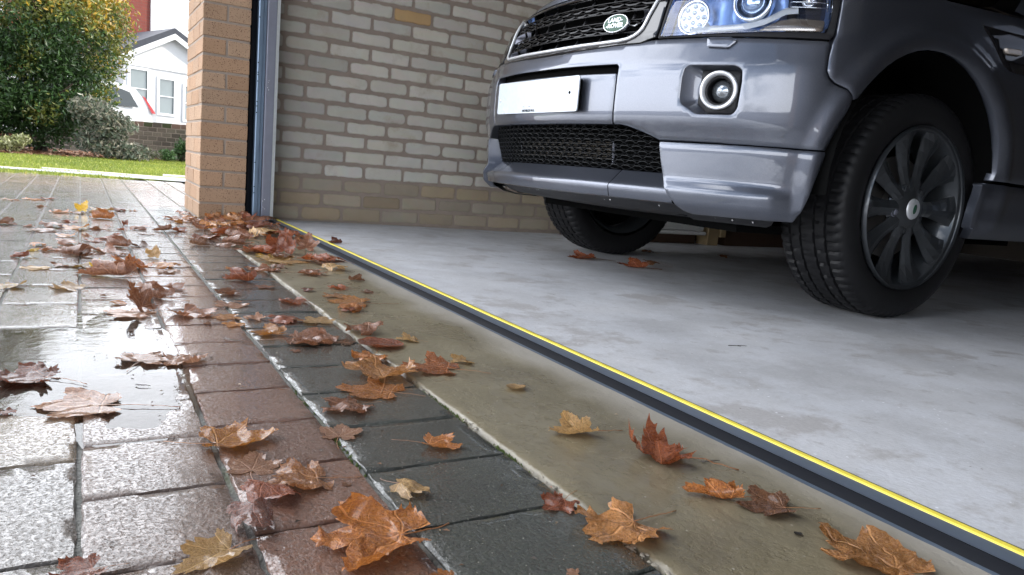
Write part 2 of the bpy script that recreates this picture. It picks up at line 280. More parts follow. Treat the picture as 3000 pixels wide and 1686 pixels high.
# ================================================================ CAR
# plan curve and section curves of the body: B(s,z) = point on the skin at arc length s round the plan and height z
XC=1.46
PLAN=[(-.02,.885),(0,.885),(.15,.891),(.3,.915),(.42,.948),(.5,.975),(.6,1.016),(.7,1.07),(.77,1.122),(.83,1.185),(.875,1.255),(.905,1.34),(.92,1.45),(.928,1.6),(.932,1.8),(.934,2.1),(.934,2.6),(.934,3.2),(.93,4.0),(.925,4.6),(.90,5.05),(.80,5.28),(.60,5.36)]
def _cat(P,n=12):
    o=[]
    for i in range(1,len(P)-2):
        p0,p1,p2,p3=P[i-1],P[i],P[i+1],P[i+2]
        for k in range(n):
            t=k/n
            o.append(tuple(.5*((2*p1[j])+(-p0[j]+p2[j])*t+(2*p0[j]-5*p1[j]+4*p2[j]-p3[j])*t*t+(-p0[j]+3*p1[j]-3*p2[j]+p3[j])*t**3) for j in(0,1)))
    o.append(P[-2]);o.append(P[-1]);return o
_pl=_cat(PLAN);_sl=[0.0]
for a,b in zip(_pl,_pl[1:]):_sl.append(_sl[-1]+math.hypot(b[0]-a[0],b[1]-a[1]))
def interp(T,z):
    if z<=T[0][0]:return T[0][1]
    for (a,b),(c,d) in zip(T,T[1:]):
        if z<=c:return b+(d-b)*(z-a)/(c-a)
    return T[-1][1]
DF=[(.16,.17),(.22,.115),(.26,.085),(.285,.06),(.30,.045),(.345,.035),(.40,.03),(.47,.024),(.50,.016),(.53,.005),(.55,.001),(.58,0),(.66,.0),(.685,.003),(.70,.008),(.76,.034),(.80,.053),(.85,.070),(.9,.088),(.95,.12),(1.0,.17),(1.03,.25),(1.05,.36)]
DS=[(.16,.06),(.28,.03),(.47,.010),(.60,0),(.70,.003),(.80,.014),(.88,.034),(.93,.05),(.96,.056),(1.0,.085),(1.03,.13),(1.05,.2)]
def B(s,z,pr=0.0):
    sg=-1 if s<0 else 1;a=abs(s)
    lo,hi=0,len(_sl)-1
    while hi-lo>1:
        m=(lo+hi)//2
        if _sl[m]<=a:lo=m
        else:hi=m
    t=(a-_sl[lo])/(_sl[hi]-_sl[lo])
    p,q=_pl[lo],_pl[hi]
    u=p[0]+(q[0]-p[0])*t;y=p[1]+(q[1]-p[1])*t
    k0=max(0,lo-2);k1=min(len(_pl)-1,hi+2)
    dx=_pl[k1][0]-_pl[k0][0];dy=_pl[k1][1]-_pl[k0][1];L=math.hypot(dx,dy);dx/=L;dy/=L
    if a<.12: w=a/.12;dx,dy=1,dy*w;L=math.hypot(dx,dy);dx/=L;dy/=L
    nx,ny=dy,-dx
    w=nx*nx
    off=interp(DF,z)*(1-w)+interp(DS,z)*w-pr
    u-=nx*off;y-=ny*off
    return (XC+sg*u,y,z)
# ================================================================ SETTING
rnd=random.Random(11)
def grid_sheet(name,x0,x1,y0,y1,nx,ny,zf,mat_,parent=None):
    v=[];f=[]
    for j in range(ny+1):
        for i in range(nx+1):
            x=x0+(x1-x0)*i/nx;y=y0+(y1-y0)*j/ny; v.append((x,y,zf(x,y)))
    for j in range(ny):
        for i in range(nx): a=j*(nx+1)+i; f.append((a,a+1,a+nx+2,a+nx+1))
    return mesh(name,v,f,mat_,parent,True)
def bbox(mb,x0,x1,y0,y1,z0,z1,b,c=None,jit=0):
    j=lambda: rnd.uniform(-jit,jit)
    v=[];idx={}
    for sx in(0,1):
        for sy in(0,1):
            for sz in(0,1):
                X=(x0,x1)[sx]+j();Y=(y0,y1)[sy]+j();Z=(z0,z1)[sz]+j()
                dx=b if sx==0 else -b;dy=b if sy==0 else -b;dz=b if sz==0 else -b
                idx[sx,sy,sz]=len(v); v+=[(X,Y+dy,Z+dz),(X+dx,Y,Z+dz),(X+dx,Y+dy,Z)]
    g=lambda a,k: idx[a]+k
    f=[]
    for s in(0,1):
        q=[g((s,0,0),0),g((s,0,1),0),g((s,1,1),0),g((s,1,0),0)];f.append(q if s==0 else q[::-1])
        q=[g((0,s,0),1),g((1,s,0),1),g((1,s,1),1),g((0,s,1),1)];f.append(q if s==0 else q[::-1])
        q=[g((0,0,s),2),g((0,1,s),2),g((1,1,s),2),g((1,0,s),2)];f.append(q if s==0 else q[::-1])
    for a in(0,1):
        for c_ in(0,1):
            f.append([g((a,c_,0),0),g((a,c_,0),1),g((a,c_,1),1),g((a,c_,1),0)])
            f.append([g((a,0,c_),0),g((a,0,c_),2),g((a,1,c_),2),g((a,1,c_),0)])
            f.append([g((0,a,c_),1),g((0,a,c_),2),g((1,a,c_),2),g((1,a,c_),1)])
    for k in idx: f.append([g(k,0),g(k,1),g(k,2)])
    mb.add(v,f,c)
# ground, far
M_EARTH=simple('soil',(.07,.055,.035),.95,0,0,.8,.02,scale=9,var=.4); M_ASPH=simple('road_asphalt',(.06,.06,.06),.9,0,0,.5,.004,scale=40,var=.25)
g=grid_sheet('ground',-90,90,-90,90,4,4,lambda x,y:-.045,M_EARTH); tag(g,kind='structure')
# road beyond the garden wall
g=grid_sheet('road',-16.2,-11.6,-40,40,2,2,lambda x,y:-.02,M_ASPH); tag(g,kind='structure')
# garage floor slab and apron
def fz(x,y): return -.0103*(min(y,1.8)-.35)+.0012*noise.noise(Vector((x*1.3,y*1.3,0)))
gf=grid_sheet('garage_floor',-.149,5.02,.338,6.3,60,70,fz,M_FLOOR); tag(gf,kind='structure')
def apr():
    v=[];f=[];n=560;x0,x1=-.13,4.9; rows=[0,.004,.010,.03,.08,.16,.25,.337]
    for i in range(n+1):
        x=x0+(x1-x0)*i/n; e=-.012+.0045*noise.noise(Vector((x*9,1,0)))+.003*noise.noise(Vector((x*41,2,0)))
        for k,r_ in enumerate(rows):
            y=e+r_ if k<5 else r_; z=(-.03,-.0015,.0008,.0,0,0,0,0)[k]+.0009*noise.noise(Vector((x*6,y*6,3)))+(.0012*noise.noise(Vector((x*60,y*60,3))) if 0<k<4 else 0)
            v.append((x,y,z))
    m_=len(rows)
    for i in range(n):
        for k in range(m_-1): a=i*m_+k; f.append((a,a+m_,a+m_+1,a+1))
    return mesh('concrete_apron',v,f,M_APRON,None,True)
ap=apr(); tag(ap,kind='structure')
# crumbled light mortar + moss along the apron edge
mb=MB(); M_LMORT=m_mortar((.27,.24,.19),'edge_mortar')
for i in range(1300):
    t=rnd.random(); x=1.2+2.3*t; dens=max(.05,.35+1.5*noise.noise(Vector((x*7,3,3))))*(1 if 2.62<x<3.3 else .35)
    if rnd.random()>dens: continue
    y=-.0125+rnd.gauss(.0012,.0035)+.004*noise.noise(Vector((x*9,1,0))); r=rnd.uniform(.0008,.0046)*(.4+dens)
    ring=[(x+r*rnd.uniform(.7,1.2)*math.cos(a),y+r*rnd.uniform(.6,1.1)*math.sin(a),-.001) for a in [k*math.pi/3 for k in range(6)]]
    mb.add([(x+rnd.uniform(-r,r)*.3,y,r*rnd.uniform(.15,.4))]+ring,[(0,1+k,1+(k+1)%6) for k in range(6)])
o=mb.obj('edge_mortar',M_LMORT,ap,True)
mb=MB(); M_MOSS=simple('moss',(.075,.11,.018),.9,0,0,.8,.003,scale=200,var=.5)
for cx,cy,n_,sp in [(2.73,-.013,60,.03),(2.945,-.014,70,.02),(2.80,-.012,30,.02),(3.09,-.06,26,.02),(2.83,-.2,40,.02),(2.9,-.2,20,.03),(2.94,-.19,14,.02),(2.66,-.2,20,.03),(2.72,-.27,16,.02),(3.3,-.012,30,.03)]:
    for _ in range(n_):
        x=cx+rnd.gauss(0,sp); y=cy+rnd.gauss(0,.0022); r=rnd.uniform(.0008,.0024)
        mb.add([(x,y,r*.9-.002)]+[(x+r*math.cos(k*1.2566),y+r*math.sin(k*1.2566),-.004) for k in range(5)],[(0,1+k,1+(k+1)%5) for k in range(5)])
tag(mb.obj('moss',M_MOSS,None,True),'tiny green moss tufts growing in the joints of the wet paving','moss',kind='stuff')
# block paving, laid a little uneven so that rain water stands in the dips
PUD=[(2.46,-.42,.27,.075),(2.43,-.55,.25,.095),(2.20,-.42,.18,.055),(2.58,-.505,.10,.05)]
def dip(x,y):
    d=min(((x-a)/b)**2+((y-c)/e)**2 for a,c,b,e in PUD)
    return -.0017*max(0,min(1,(1.5-d)/1.1))+.0005*noise.noise(Vector((x*3,y*3,4)))
def paving():
    mb=MB(); j=[];
    def block(x0,x1,y0,y1,c,det):
        g_=.0011; x0+=g_;x1-=g_;y0+=g_;y1-=g_; b=.0028; h=rnd.uniform(-.0005,.0005); tx=rnd.gauss(0,.0016);ty=rnd.gauss(0,.0022); cx=(x0+x1)/2;cy=(y0+y1)/2
        n_=10 if det else 1
        ring=[(x0+(x1-x0)*k/n_,y0) for k in range(n_)]+[(x1,y0+(y1-y0)*k/n_) for k in range(n_)]+[(x1-(x1-x0)*k/n_,y1) for k in range(n_)]+[(x0,y1-(y1-y0)*k/n_) for k in range(n_)]
        m_=len(ring);v=[]
        zt=lambda x,y: h+(x-cx)*tx+(y-cy)*ty+dip(x,y)
        J=.0009 if det else 0
        a_=[(x+rnd.gauss(0,J*.5),y+rnd.gauss(0,J*.5)) for x,y in ring]
        v+=[(x,y,-.02) for x,y in a_]; v+=[(x,y,zt(x,y)-b*.9) for x,y in a_]
        s1=1-2*b/(x1-x0);s2=1-2*b/(y1-y0)
        v+=[(cx+(x-cx)*s1+rnd.gauss(0,J),cy+(y-cy)*s2+rnd.gauss(0,J),zt(x,y)) for x,y in ring]
        f=[]
        for r_ in(0,1):
            for k in range(m_): k2=(k+1)%m_; f.append((r_*m_+k,r_*m_+k2,(r_+1)*m_+k2,(r_+1)*m_+k))
        if not det: f.append(tuple(range(2*m_,3*m_)))
        else:
            n=n_; gi={}
            for k in range(n): gi[k,0]=2*m_+k; gi[n,k]=2*m_+n+k; gi[n-k,n]=2*m_+2*n+k; gi[0,n-k]=2*m_+3*n+k
            X0,X1=cx-(cx-x0)*s1,cx+(x1-cx)*s1; Y0,Y1=cy-(cy-y0)*s2,cy+(y1-cy)*s2
            for i in range(1,n):
                for j_ in range(1,n):
                    x=X0+(X1-X0)*i/n;y=Y0+(Y1-Y0)*j_/n; gi[i,j_]=len(v); v.append((x,y,zt(x,y)+.0005*noise.noise(Vector((x*38,y*38,2)))+.00025*noise.noise(Vector((x*95,y*95,7)))))
            for i in range(n):
                for j_ in range(n): f.append((gi[i,j_],gi[i+1,j_],gi[i+1,j_+1],gi[i,j_+1]))
        mb.add(v,f,c)
    RED=(.145,.076,.052);BLK=(.052,.055,.047);GRY=(.115,.096,.080);PNK=(.30,.215,.17);BRN=(.125,.090,.055)
    rows=[(-.199,-.014,'b',.1425,2.805),(-.3395,-.202,'r',.1425,2.7615),(-.4775,-.3425,'r',.1425,2.785),(-.6145,-.4800,'g',.213,2.825)]
    y=-.6170
    while y>-3.4: rows.append((y-.135,y,'g',.1425 if int(y*10)%3 else .213,2.8+rnd.uniform(0,.14))); y-=.1375
    y=-.011
    while y<2.6: rows.append((y,y+.135,'far',.1425,rnd.uniform(0,.14))); y+=.1375
    for y0,y1,kd,pit,ph in rows:
        k=math.floor((-3.0-ph)/pit)
        while ph+k*pit<4.6:
            xa=ph+k*pit;xb=xa+pit;k+=1
            if kd=='far' and xb>-.56: continue
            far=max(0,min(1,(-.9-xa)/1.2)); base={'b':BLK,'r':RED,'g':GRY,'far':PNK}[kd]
            if kd=='r' and (xa<1.3 or y0<-.45): base=GRY if rnd.random()<.6 else tuple((a+b)/2 for a,b in zip(GRY,RED))  # second red row greyed: wet glare put into the block colour
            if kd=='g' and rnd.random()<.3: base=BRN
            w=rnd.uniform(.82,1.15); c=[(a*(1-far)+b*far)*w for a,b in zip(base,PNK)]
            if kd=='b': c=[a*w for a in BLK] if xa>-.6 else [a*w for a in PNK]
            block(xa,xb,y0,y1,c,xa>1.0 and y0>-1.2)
    return mb
pv=paving().obj('block_paving',M_PAVER,None,True,40,col=True); tag(pv,kind='structure')
def water():
    mb=MB()
    for i,(a,c,b,e) in enumerate(PUD[:7]):
        n_=60; mb.add([(a+1.35*b*math.cos(k*2*math.pi/n_)*(1+.2*noise.noise(Vector((k*.4,i,0)))),c+1.35*e*math.sin(k*2*math.pi/n_)*(1+.2*noise.noise(Vector((k*.4,i,5)))),-.0007+.00001*i) for k in range(n_)],[tuple(range(n_))])
    return mb.obj('puddle_water',M_WATER)
tag(water(),kind='structure')
g=grid_sheet('paving_sand',-3.05,4.6,-3.5,2.62,40,30,lambda x,y:-.0040+.0008*noise.noise(Vector((x*20,y*20,0))) if (y<-.02 or x<-.56) else -.03,M_JOINT); tag(g,kind='structure')
# ---------------------------------------------------------------- garage building
garage=empty('garage',(0,0,0)); tag(garage,'brick garage with a buff corner pier, pale inner wall and open doorway','garage')
def pier(x1,x0,parent,flip=False):
    mb=MB(); S=lambda x:(-x+x1) if flip else x
    for k in range(31):
        za=k*.075+.005;zb=za+.065
        if k%2==0: L=[(-.215,0,0,.1005),(-.215,0,.1105,.2065),(-.44,-.225,0,.1025),(-.551,-.45,0,.1025)]
        else: L=[(-.1025,0,0,.2065),(-.3275,-.1125,0,.1025),(-.551,-.3375,0,.1025)]
        for a,b,c,d in L:
            w=rnd.uniform(.86,1.10);t=rnd.uniform(-.04,.05); col=(w,w*(1-t),w*(1-2*t))
            aa,bb=(a,b) if not flip else (x1-b,x1-a)
            bbox(mb,aa,bb,c,d,za,zb,.0022,col,.0012)
    o=mesh('brick_pier',*(lambda q:(q.v,q.f))((lambda q:(q.box((-.548 if not flip else x1+.003),(-.003 if not flip else x1+.548),.003,.204,-.02,2.33),q)[1])(MB())),M_MORT,parent)
    b=mb.obj('brickwork',M_BUFF,o,True,35,col=True); return o
pier(0,0,garage)
pier(4.9,4.9,garage,True)
def wallbricks(parent):
    core=MB(); core.box(-.45,-.1535,.21,6.4,-.05,2.36); o=core.obj('side_wall',M_WMORT,parent)
    mb=MB(); zf,y0,pz,py=.0379,.3954,.0766,.2219
    for k in range(30):
        for c in range(-1,26):
            ya=y0+py*(c+(0 if k%2 else .5)); yb=ya+py; z=zf+k*pz
            if yb>6.3: continue
            low=k<3
            hz=.0296+rnd.uniform(-.002,.002)+(.0035 if low else 0); ga=.0055+rnd.uniform(-.001,.0025)
            a,b=ya+ga,yb-ga; n1,n2=14,5; cr=rnd.choice([.004,.008,.013,.019]); dz=rnd.uniform(-.002,.002)
            pts=[]
            for q in range(n1): pts.append((a+(b-a)*q/n1,-1))
            for q in range(n2): pts.append((b,-1+2*q/n2))
            for q in range(n1): pts.append((b-(b-a)*q/n1,1))
            for q in range(n2): pts.append((a,1-2*q/n2))
            cy=(a+b)/2; out=[]; sag=[rnd.uniform(-.004,.004) for _ in range(4)]
            for (yy,s) in pts:
                zz=s*hz; ex=abs(yy-cy)-((b-a)/2-cr); ez=abs(zz)-(hz-cr)
                if ex>0 and ez>0:
                    L=math.hypot(ex,ez)
                    if L>cr: yy=cy+math.copysign((b-a)/2-cr+ex/L*cr,yy-cy); zz=math.copysign(hz-cr+ez/L*cr,zz)
                nn=noise.noise(Vector((yy*26,z*31+zz*40,k)))*.0042+noise.noise(Vector((yy*90,z*90+zz*90,c)))*.0020
                zz+=(nn+ (sag[0] if yy<cy else sag[1])*.35)*(1 if zz>0 else -1); yy+=nn*.7*(1 if yy>cy else -1)
                out.append((yy,z+dz+zz))
            m_=len(out); w=rnd.uniform(.88,1.10); tint=rnd.uniform(-.02,.05)
            col=(w*.97,w*(.975-tint*.3),w*(.97-tint))
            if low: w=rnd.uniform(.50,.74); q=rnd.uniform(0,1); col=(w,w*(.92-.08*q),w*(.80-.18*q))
            if k==14 and c==2: col=(.88,.60,.33)
            
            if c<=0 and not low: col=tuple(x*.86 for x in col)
            X0=-.1545;X1=-.1515+rnd.uniform(-.0006,.0006)-(.0012 if low else 0)
            cx_,cz_=cy,z+dz
            v=[(X0,p_[0],p_[1]) for p_ in out]+[(X1,cx_+(p_[0]-cx_)*.985,cz_+(p_[1]-cz_)*.93) for p_ in out]+[(X1+.0008,cx_+(p_[0]-cx_)*.93,cz_+(p_[1]-cz_)*.75) for p_ in out]
            f=[(r_*m_+q,r_*m_+(q+1)%m_,(r_+1)*m_+(q+1)%m_,(r_+1)*m_+q) for r_ in(0,1) for q in range(m_)]+[tuple(range(2*m_,3*m_))]
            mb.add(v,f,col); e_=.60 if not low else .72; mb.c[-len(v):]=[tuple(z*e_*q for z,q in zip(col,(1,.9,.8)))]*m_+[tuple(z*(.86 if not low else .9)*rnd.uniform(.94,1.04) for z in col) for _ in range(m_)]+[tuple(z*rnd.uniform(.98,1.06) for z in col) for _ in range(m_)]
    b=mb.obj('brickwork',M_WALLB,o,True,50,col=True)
    # splash of old mortar over the bottom courses
    return o
wallbricks(garage)
# floor fillet of dust where slab meets wall
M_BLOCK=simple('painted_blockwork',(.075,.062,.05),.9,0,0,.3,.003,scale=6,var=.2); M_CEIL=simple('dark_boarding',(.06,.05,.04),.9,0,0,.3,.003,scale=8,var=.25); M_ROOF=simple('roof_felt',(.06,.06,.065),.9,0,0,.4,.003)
def boxpart(name,m,parent,*a): mb=MB(); mb.box(*a); return mb.obj(name,m,parent)
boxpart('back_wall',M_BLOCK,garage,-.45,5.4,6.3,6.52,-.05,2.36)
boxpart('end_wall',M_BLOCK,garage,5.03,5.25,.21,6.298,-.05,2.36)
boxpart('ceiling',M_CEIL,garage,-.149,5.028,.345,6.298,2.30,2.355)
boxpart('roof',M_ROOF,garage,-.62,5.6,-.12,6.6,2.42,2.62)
boxpart('lintel',M_WHITE,garage,-.55,5.46,.0,.2,2.335,2.417)
boxpart('fascia',M_WHITE,garage,-.60,5.58,-.15,-.125,2.34,2.60)
# folded sectional door up under the ceiling
boxpart('overhead_door',M_WHITE,garage,.06,4.84,.5,2.6,2.2,2.24)
# unseen house added beside the garage to throw shade over the drive
house=empty('house',(5.6,3,0)); tag(house,'unseen two storey brick house added at the right end of the garage for shade','house')
M_RB=m_brickproc('buff_house_brick',(.42,.27,.16),(.36,.22,.13),(.3,.26,.22))
def uvbox(name,m,parent,x0,x1,y0,y1,z0,z1):
    v=[];f=[];uv=[]
    for (ax,s) in ((0,x0),(0,x1),(1,y0),(1,y1),(2,z1)):
        o=len(v)
        if ax==0: q=[(s,y0,z0),(s,y1,z0),(s,y1,z1),(s,y0,z1)];u=[(p_[1],p_[2]) for p_ in q]
        elif ax==1: q=[(x0,s,z0),(x1,s,z0),(x1,s,z1),(x0,s,z1)];u=[(p_[0],p_[2]) for p_ in q]
        else: q=[(x0,y0,s),(x1,y0,s),(x1,y1,s),(x0,y1,s)];u=[(p_[0],p_[1]) for p_ in q]
        v+=q;uv+=u;f.append((o,o+1,o+2,o+3))
    return mesh(name,v,f,m,parent,uvs=uv)
house.location=(0,0,0)
uvbox('wall',M_RB,house,5.62,13,.3,8,-.05,5.2)
mb=MB(); mb.add([(5.3,-.1,5.15),(13.3,-.1,5.15),(13.3,8.4,5.15),(5.3,8.4,5.15),(5.3,4.15,7.4),(13.3,4.15,7.4)],[(0,1,5,4),(3,4,5,2),(0,4,3),(1,2,5),(0,3,2,1)]); mb.obj('roof',M_ROOF,house)
# ---------------------------------------------------------------- door track
fr=empty('door_frame',(0,0,0),garage)
def extr(name,prof,z0,z1,m,parent,closed=True):
    n_=len(prof); v=[(x,y,z) for z in(z0,z1) for x,y in prof]; f=[(k,(k+1)%n_,n_+(k+1)%n_,n_+k) for k in range(n_ if closed else n_-1)]
    if closed: f+=[tuple(range(n_))[::-1],tuple(range(n_,2*n_))]
    return mesh(name,v,f,m,parent)
extr('rubber_seal',[(-.10,.208),(-.022,.2085),(-.016,.214),(-.018,.222),(-.03,.2385),(-.10,.2385)],.0,2.29,M_BLKR,fr)
rail=extr('track',[(-.10,.2395),(-.022,.2395),(-.008,.242),(-.006,.246),(-.006,.262),(-.012,.266),(-.012,.2775),(-.10,.2775)],.002,2.29,M_GALV,fr)
extr('groove',[(-.10,.2778),(-.022,.2778),(-.022,.2818),(-.10,.2818)],.002,2.29,M_INT,fr)
fl=extr('flange',[(-.10,.282),(.0,.282),(.001,.284),(.001,.321),(-.0,.323),(-.10,.323)],.0015,2.29,M_GALV2,fr)
extr('flange_edge',[(-.10,.3233),(.0,.3233),(-.003,.338),(-.016,.341),(-.10,.341)],.0015,2.29,M_GALV3,fr)
for z in (.135,.165,.28,.515,.545,.565,.66,.69,.70,.745,.95,1.2,1.5,1.8):
    mb=MB(); mb.lathe([(0,.0),(.0032,.0)],10,frame((-.0055,.2455,z),(1,0,0))); mb.obj('bolt_hole',M_BLACK,rail)
for i,(yy,z) in enumerate([(.287,.098),(.296,.106),(.289,.068),(.297,.060),(.297,.668),(.292,.660),(.291,.634),(.297,.625),(.297,1.25),(.291,1.2)]):
    q=MB(); q.lathe([(0,.003),(.0016,.0026),(.0028,.0012),(.003,0)],10,frame((.0011,yy,z),(1,0,0))); q.obj('rivet',M_CHROME,fl,True)
# lump of stone by the frame foot
mb=MB(); n1,n2=14,9
v=[];f=[]
for i in range(n2+1):
    for k in range(n1):
        a=2*math.pi*k/n1; ph=math.pi*.5*i/n2; r_=Vector((math.cos(a)*math.cos(ph)*.030,math.sin(a)*math.cos(ph)*.042,math.sin(ph)*.033)); r_*=1+.22*noise.noise(r_*45)+.1*noise.noise(r_*150); v.append((-.012+r_.x+.035,.222+r_.y,r_.z-.001))
for i in range(n2):
    for k in range(n1): f.append((i*n1+k,i*n1+(k+1)%n1,(i+1)*n1+(k+1)%n1,(i+1)*n1+k))
st=mesh('stone',v,f,simple('rough_stone',(.23,.18,.19),.95,0,0,1,.004,scale=120,var=.6),None,True); tag(st,'rough grey purple stone lump at the foot of the black door seal','stone')
# ---------------------------------------------------------------- threshold strip
def strip(name,L,parent=None,loc=(0,0,0),rz=0,label=None,group=None,cat='threshold strip',wob=0,n_=80):
    e=empty(name,loc); e.rotation_euler=(0,0,rz); tag(e,label,cat,group)
    P=[('ramp',[(0,0,),(.003,.0022),(.0185,.0088),(.0205,.0094)],M_BLKR),('grey_band',[(.0207,.0095),(.026,.0100),(.044,.0108),(.0465,.0112)],M_GREYR),
       ('yellow_stripe',[(.0467,.0115),(.0485,.0129),(.0570,.0134),(.0585,.0128)],M_YEL),('back_edge',[(.0587,.0122),(.063,.0118),(.069,.006),(.075,.0)],M_BLKR)]
    for nm,pr_,m in P:
        v=[];f=[];q=len(pr_)
        for i in range(n_+1):
            x=L*i/n_; w=wob*math.sin(x*2.1+L)+(.0011*noise.noise(Vector((x*1.7,5,0)))+.0005*noise.noise(Vector((x*7,9,0))))
            for y,z in pr_: v.append((x,y+w,z))
        for i in range(n_):
            for k in range(q-1): a=i*q+k; f.append((a,a+q,a+q+1,a+1))
        mesh(nm,v,f,m,e,True,sharp=28)
    return e
ts=strip('threshold_strip',4.85,loc=(.012,.3035,.0),label='long black, grey and yellow rubber threshold strip across the garage doorway',n_=240)
# sealant bead in front of it
mb=MB(); v=[];f=[]
for i in range(401):
    x=.02+4.8*i/400; a=.0038+.0012*noise.noise(Vector((x*11,0,0)))+.001*noise.noise(Vector((x*50,0,0))); v+=[(x,-a,.0002),(x,-a*.4,.0016),(x,.0004,.0024)]
for i in range(400):
    for k in(0,1): q=i*3+k; f.append((q,q+3,q+4,q+1))
mesh('sealant_bead',v,f,simple('sealant',(.045,.06,.08),.35,0,.2),ts,True)
# offcuts by the lawn
for i,(x,y,L,rz,lab) in enumerate([(-3.28,.62,2.3,-101,'spare rubber strip nearest the paving, along the lawn edge'),(-3.55,.75,1.55,-104,'middle spare rubber strip along the lawn edge, ending at the right'),(-3.4,1.15,1.2,-98,'spare rubber strip lying on the lawn side behind the others'),(-3.80,.60,.42,-96,'short pale offcut lying on top of the grass by the pier')]):
    s_=strip('spare_strip',L,loc=(x,y,.004 if i<3 else .02),rz=R(rz),label=lab,group='spare threshold strips beside the lawn',cat='rubber strip',wob=.012,n_=30)
    s_.scale=(1,.95,1.3)
    for ch in s_.children:
        if ch.name.startswith(('grey','ramp','back')): ch.data.materials[0]=M_GALV3  # strips turned over and in sun: sunlight put into their pale colour
# ================================================================ GARDEN, STREET
rng=np.random.default_rng(5)
def leafcloud(name,parent,centers,n,size,colf,mat_,seed=1,flat=.0,shell=.75):
    # centers: (x,y,z,rx,ry,rz,weight)
    rg=np.random.default_rng(seed); C_=np.array(centers,float); w=C_[:,6]*1; w/=w.sum()
    idx=rg.choice(len(C_),n,p=w); d=rg.normal(size=(n,3)); d/=np.linalg.norm(d,axis=1)[:,None]; rad=shell+(1-shell)*rg.random(n)*1.12
    # sub-clumps
    k=np.array([noise.noise(Vector(tuple(C_[i,:3]*1.3+q*C_[i,3:6]*2.2))) for i,q in zip(idx,d)])
    rad=rad*(1+.42*k); keep=(k>-.33)|(rg.random(n)<.35)
    P=C_[idx,:3]+d*C_[idx,3:6]*rad[:,None]; P=P[keep]; d=d[keep]; k=k[keep]; n=len(P)
    ok=P[:,2]>.03; P=P[ok];d=d[ok];k=k[ok];n=len(P)
    s=size*(.6+.8*rg.random(n)); a=rg.normal(size=(n,3))+d*.6; a/=np.linalg.norm(a,axis=1)[:,None]
    b=np.cross(a,rg.normal(size=(n,3))); b/=np.linalg.norm(b,axis=1)[:,None]; c=np.cross(a,b)
    # each leaf: pointed kite folded a little on its midrib
    v=np.empty((n,4,3)); v[:,0]=P-b*s[:,None]; v[:,1]=P+c*(s*.38)[:,None]+a*(s*.12)[:,None]; v[:,2]=P+b*s[:,None]; v[:,3]=P-c*(s*.38)[:,None]+a*(s*.12)[:,None]
    col=np.array([colf(P[i],k[i],rg) for i in range(n)]); col=np.repeat(col,4,axis=0)
    f=[(4*i,4*i+1,4*i+2,4*i+3) for i in range(n)]
    return mesh(name,v.reshape(-1,3),f,mat_,parent,False,col)
M_LEAFG=m_foliage('tree_foliage',.32,.28); M_BARK=simple('bark',(.075,.055,.04),.9,0,0,1,.01,scale=20,var=.4)
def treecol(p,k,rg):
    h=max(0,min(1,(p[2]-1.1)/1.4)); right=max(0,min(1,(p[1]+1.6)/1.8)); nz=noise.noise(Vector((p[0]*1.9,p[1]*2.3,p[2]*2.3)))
    y=h*.75+right*.35+nz*.75+rg.normal()*.12-.35  # yellower towards top and right: sunlight on the crown put into leaf colour
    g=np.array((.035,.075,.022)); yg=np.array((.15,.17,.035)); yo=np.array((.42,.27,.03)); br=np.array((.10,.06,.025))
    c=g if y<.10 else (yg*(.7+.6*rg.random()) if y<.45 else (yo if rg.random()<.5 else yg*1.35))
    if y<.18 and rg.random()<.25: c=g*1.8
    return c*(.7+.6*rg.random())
tree=empty('broad_leaf_tree',(-9.6,-1.0,0)); tag(tree,'big evergreen tree with yellowish upper leaves, sunlight tinted in, beside the garden wall','tree')
inv_=lambda P,o=tree: [(x-o.location[0],y-o.location[1],z-o.location[2]) for x,y,z in P]
blobs=[(0,-.45,1.0,1.15,1.15,.85,1.3),(.1,.25,.95,.8,.75,.62,.8),(-.1,-.35,1.9,1.2,1.0,.8,1.2),(.1,.55,1.8,.85,.68,.8,1.0),(0,.5,2.15,.8,.62,.55,.7),(-.2,-.75,2.8,1.1,.95,.9,1.0),(-.1,-1.4,1.5,1.0,.9,1.2,.9),(-.1,-1.2,3.8,1.0,.8,.9,.8),(-.1,-1.5,4.6,.8,.8,.6,.5),(.35,-.1,1.5,.7,.6,.5,.5),(.5,-.7,.55,.6,.6,.45,.6),(.35,.05,.55,.6,.62,.42,.6),(.3,-1.4,.6,.8,.8,.5,.7)]
tc_=lambda p,k,rg: treecol((p[0]-9.6,p[1]-1.0,p[2]),k,rg)
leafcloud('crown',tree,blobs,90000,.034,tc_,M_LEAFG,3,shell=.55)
mb=MB(); mb.tube([(0,0,-.05),(.03,.02,.6),(-.05,0,1.4),(0,-.2,2.4),(-.1,-.8,3.6),(-.1,-1.4,4.6)],[.12,.10,.085,.07,.045,.015],10)
for a,h0,L in [(0.4,.5,1.1),(1.6,.8,1.2),(2.9,1.0,1.2),(4.2,1.2,1.1),(5.3,.7,1.2),(.9,1.9,1.1),(2.2,2.3,1.1),(3.7,2.6,1.0),(5.0,2.9,1.0),(4.4,3.2,.8)]:
    mb.tube([(0,0,h0),(math.cos(a)*L*.5,math.sin(a)*L*.5,h0+L*.28),(math.cos(a)*L,math.sin(a)*L,h0+L*.45)],[.04,.026,.008],6)
mb.obj('trunk',M_BARK,tree,True)
M_CONF=m_foliage('shrub_foliage',.6,.2)
def confcol(p,k,rg):
    b=np.array((.10,.125,.085)) if rg.random()<.6 else np.array((.24,.225,.17)); return b*(.6+.8*rg.random())
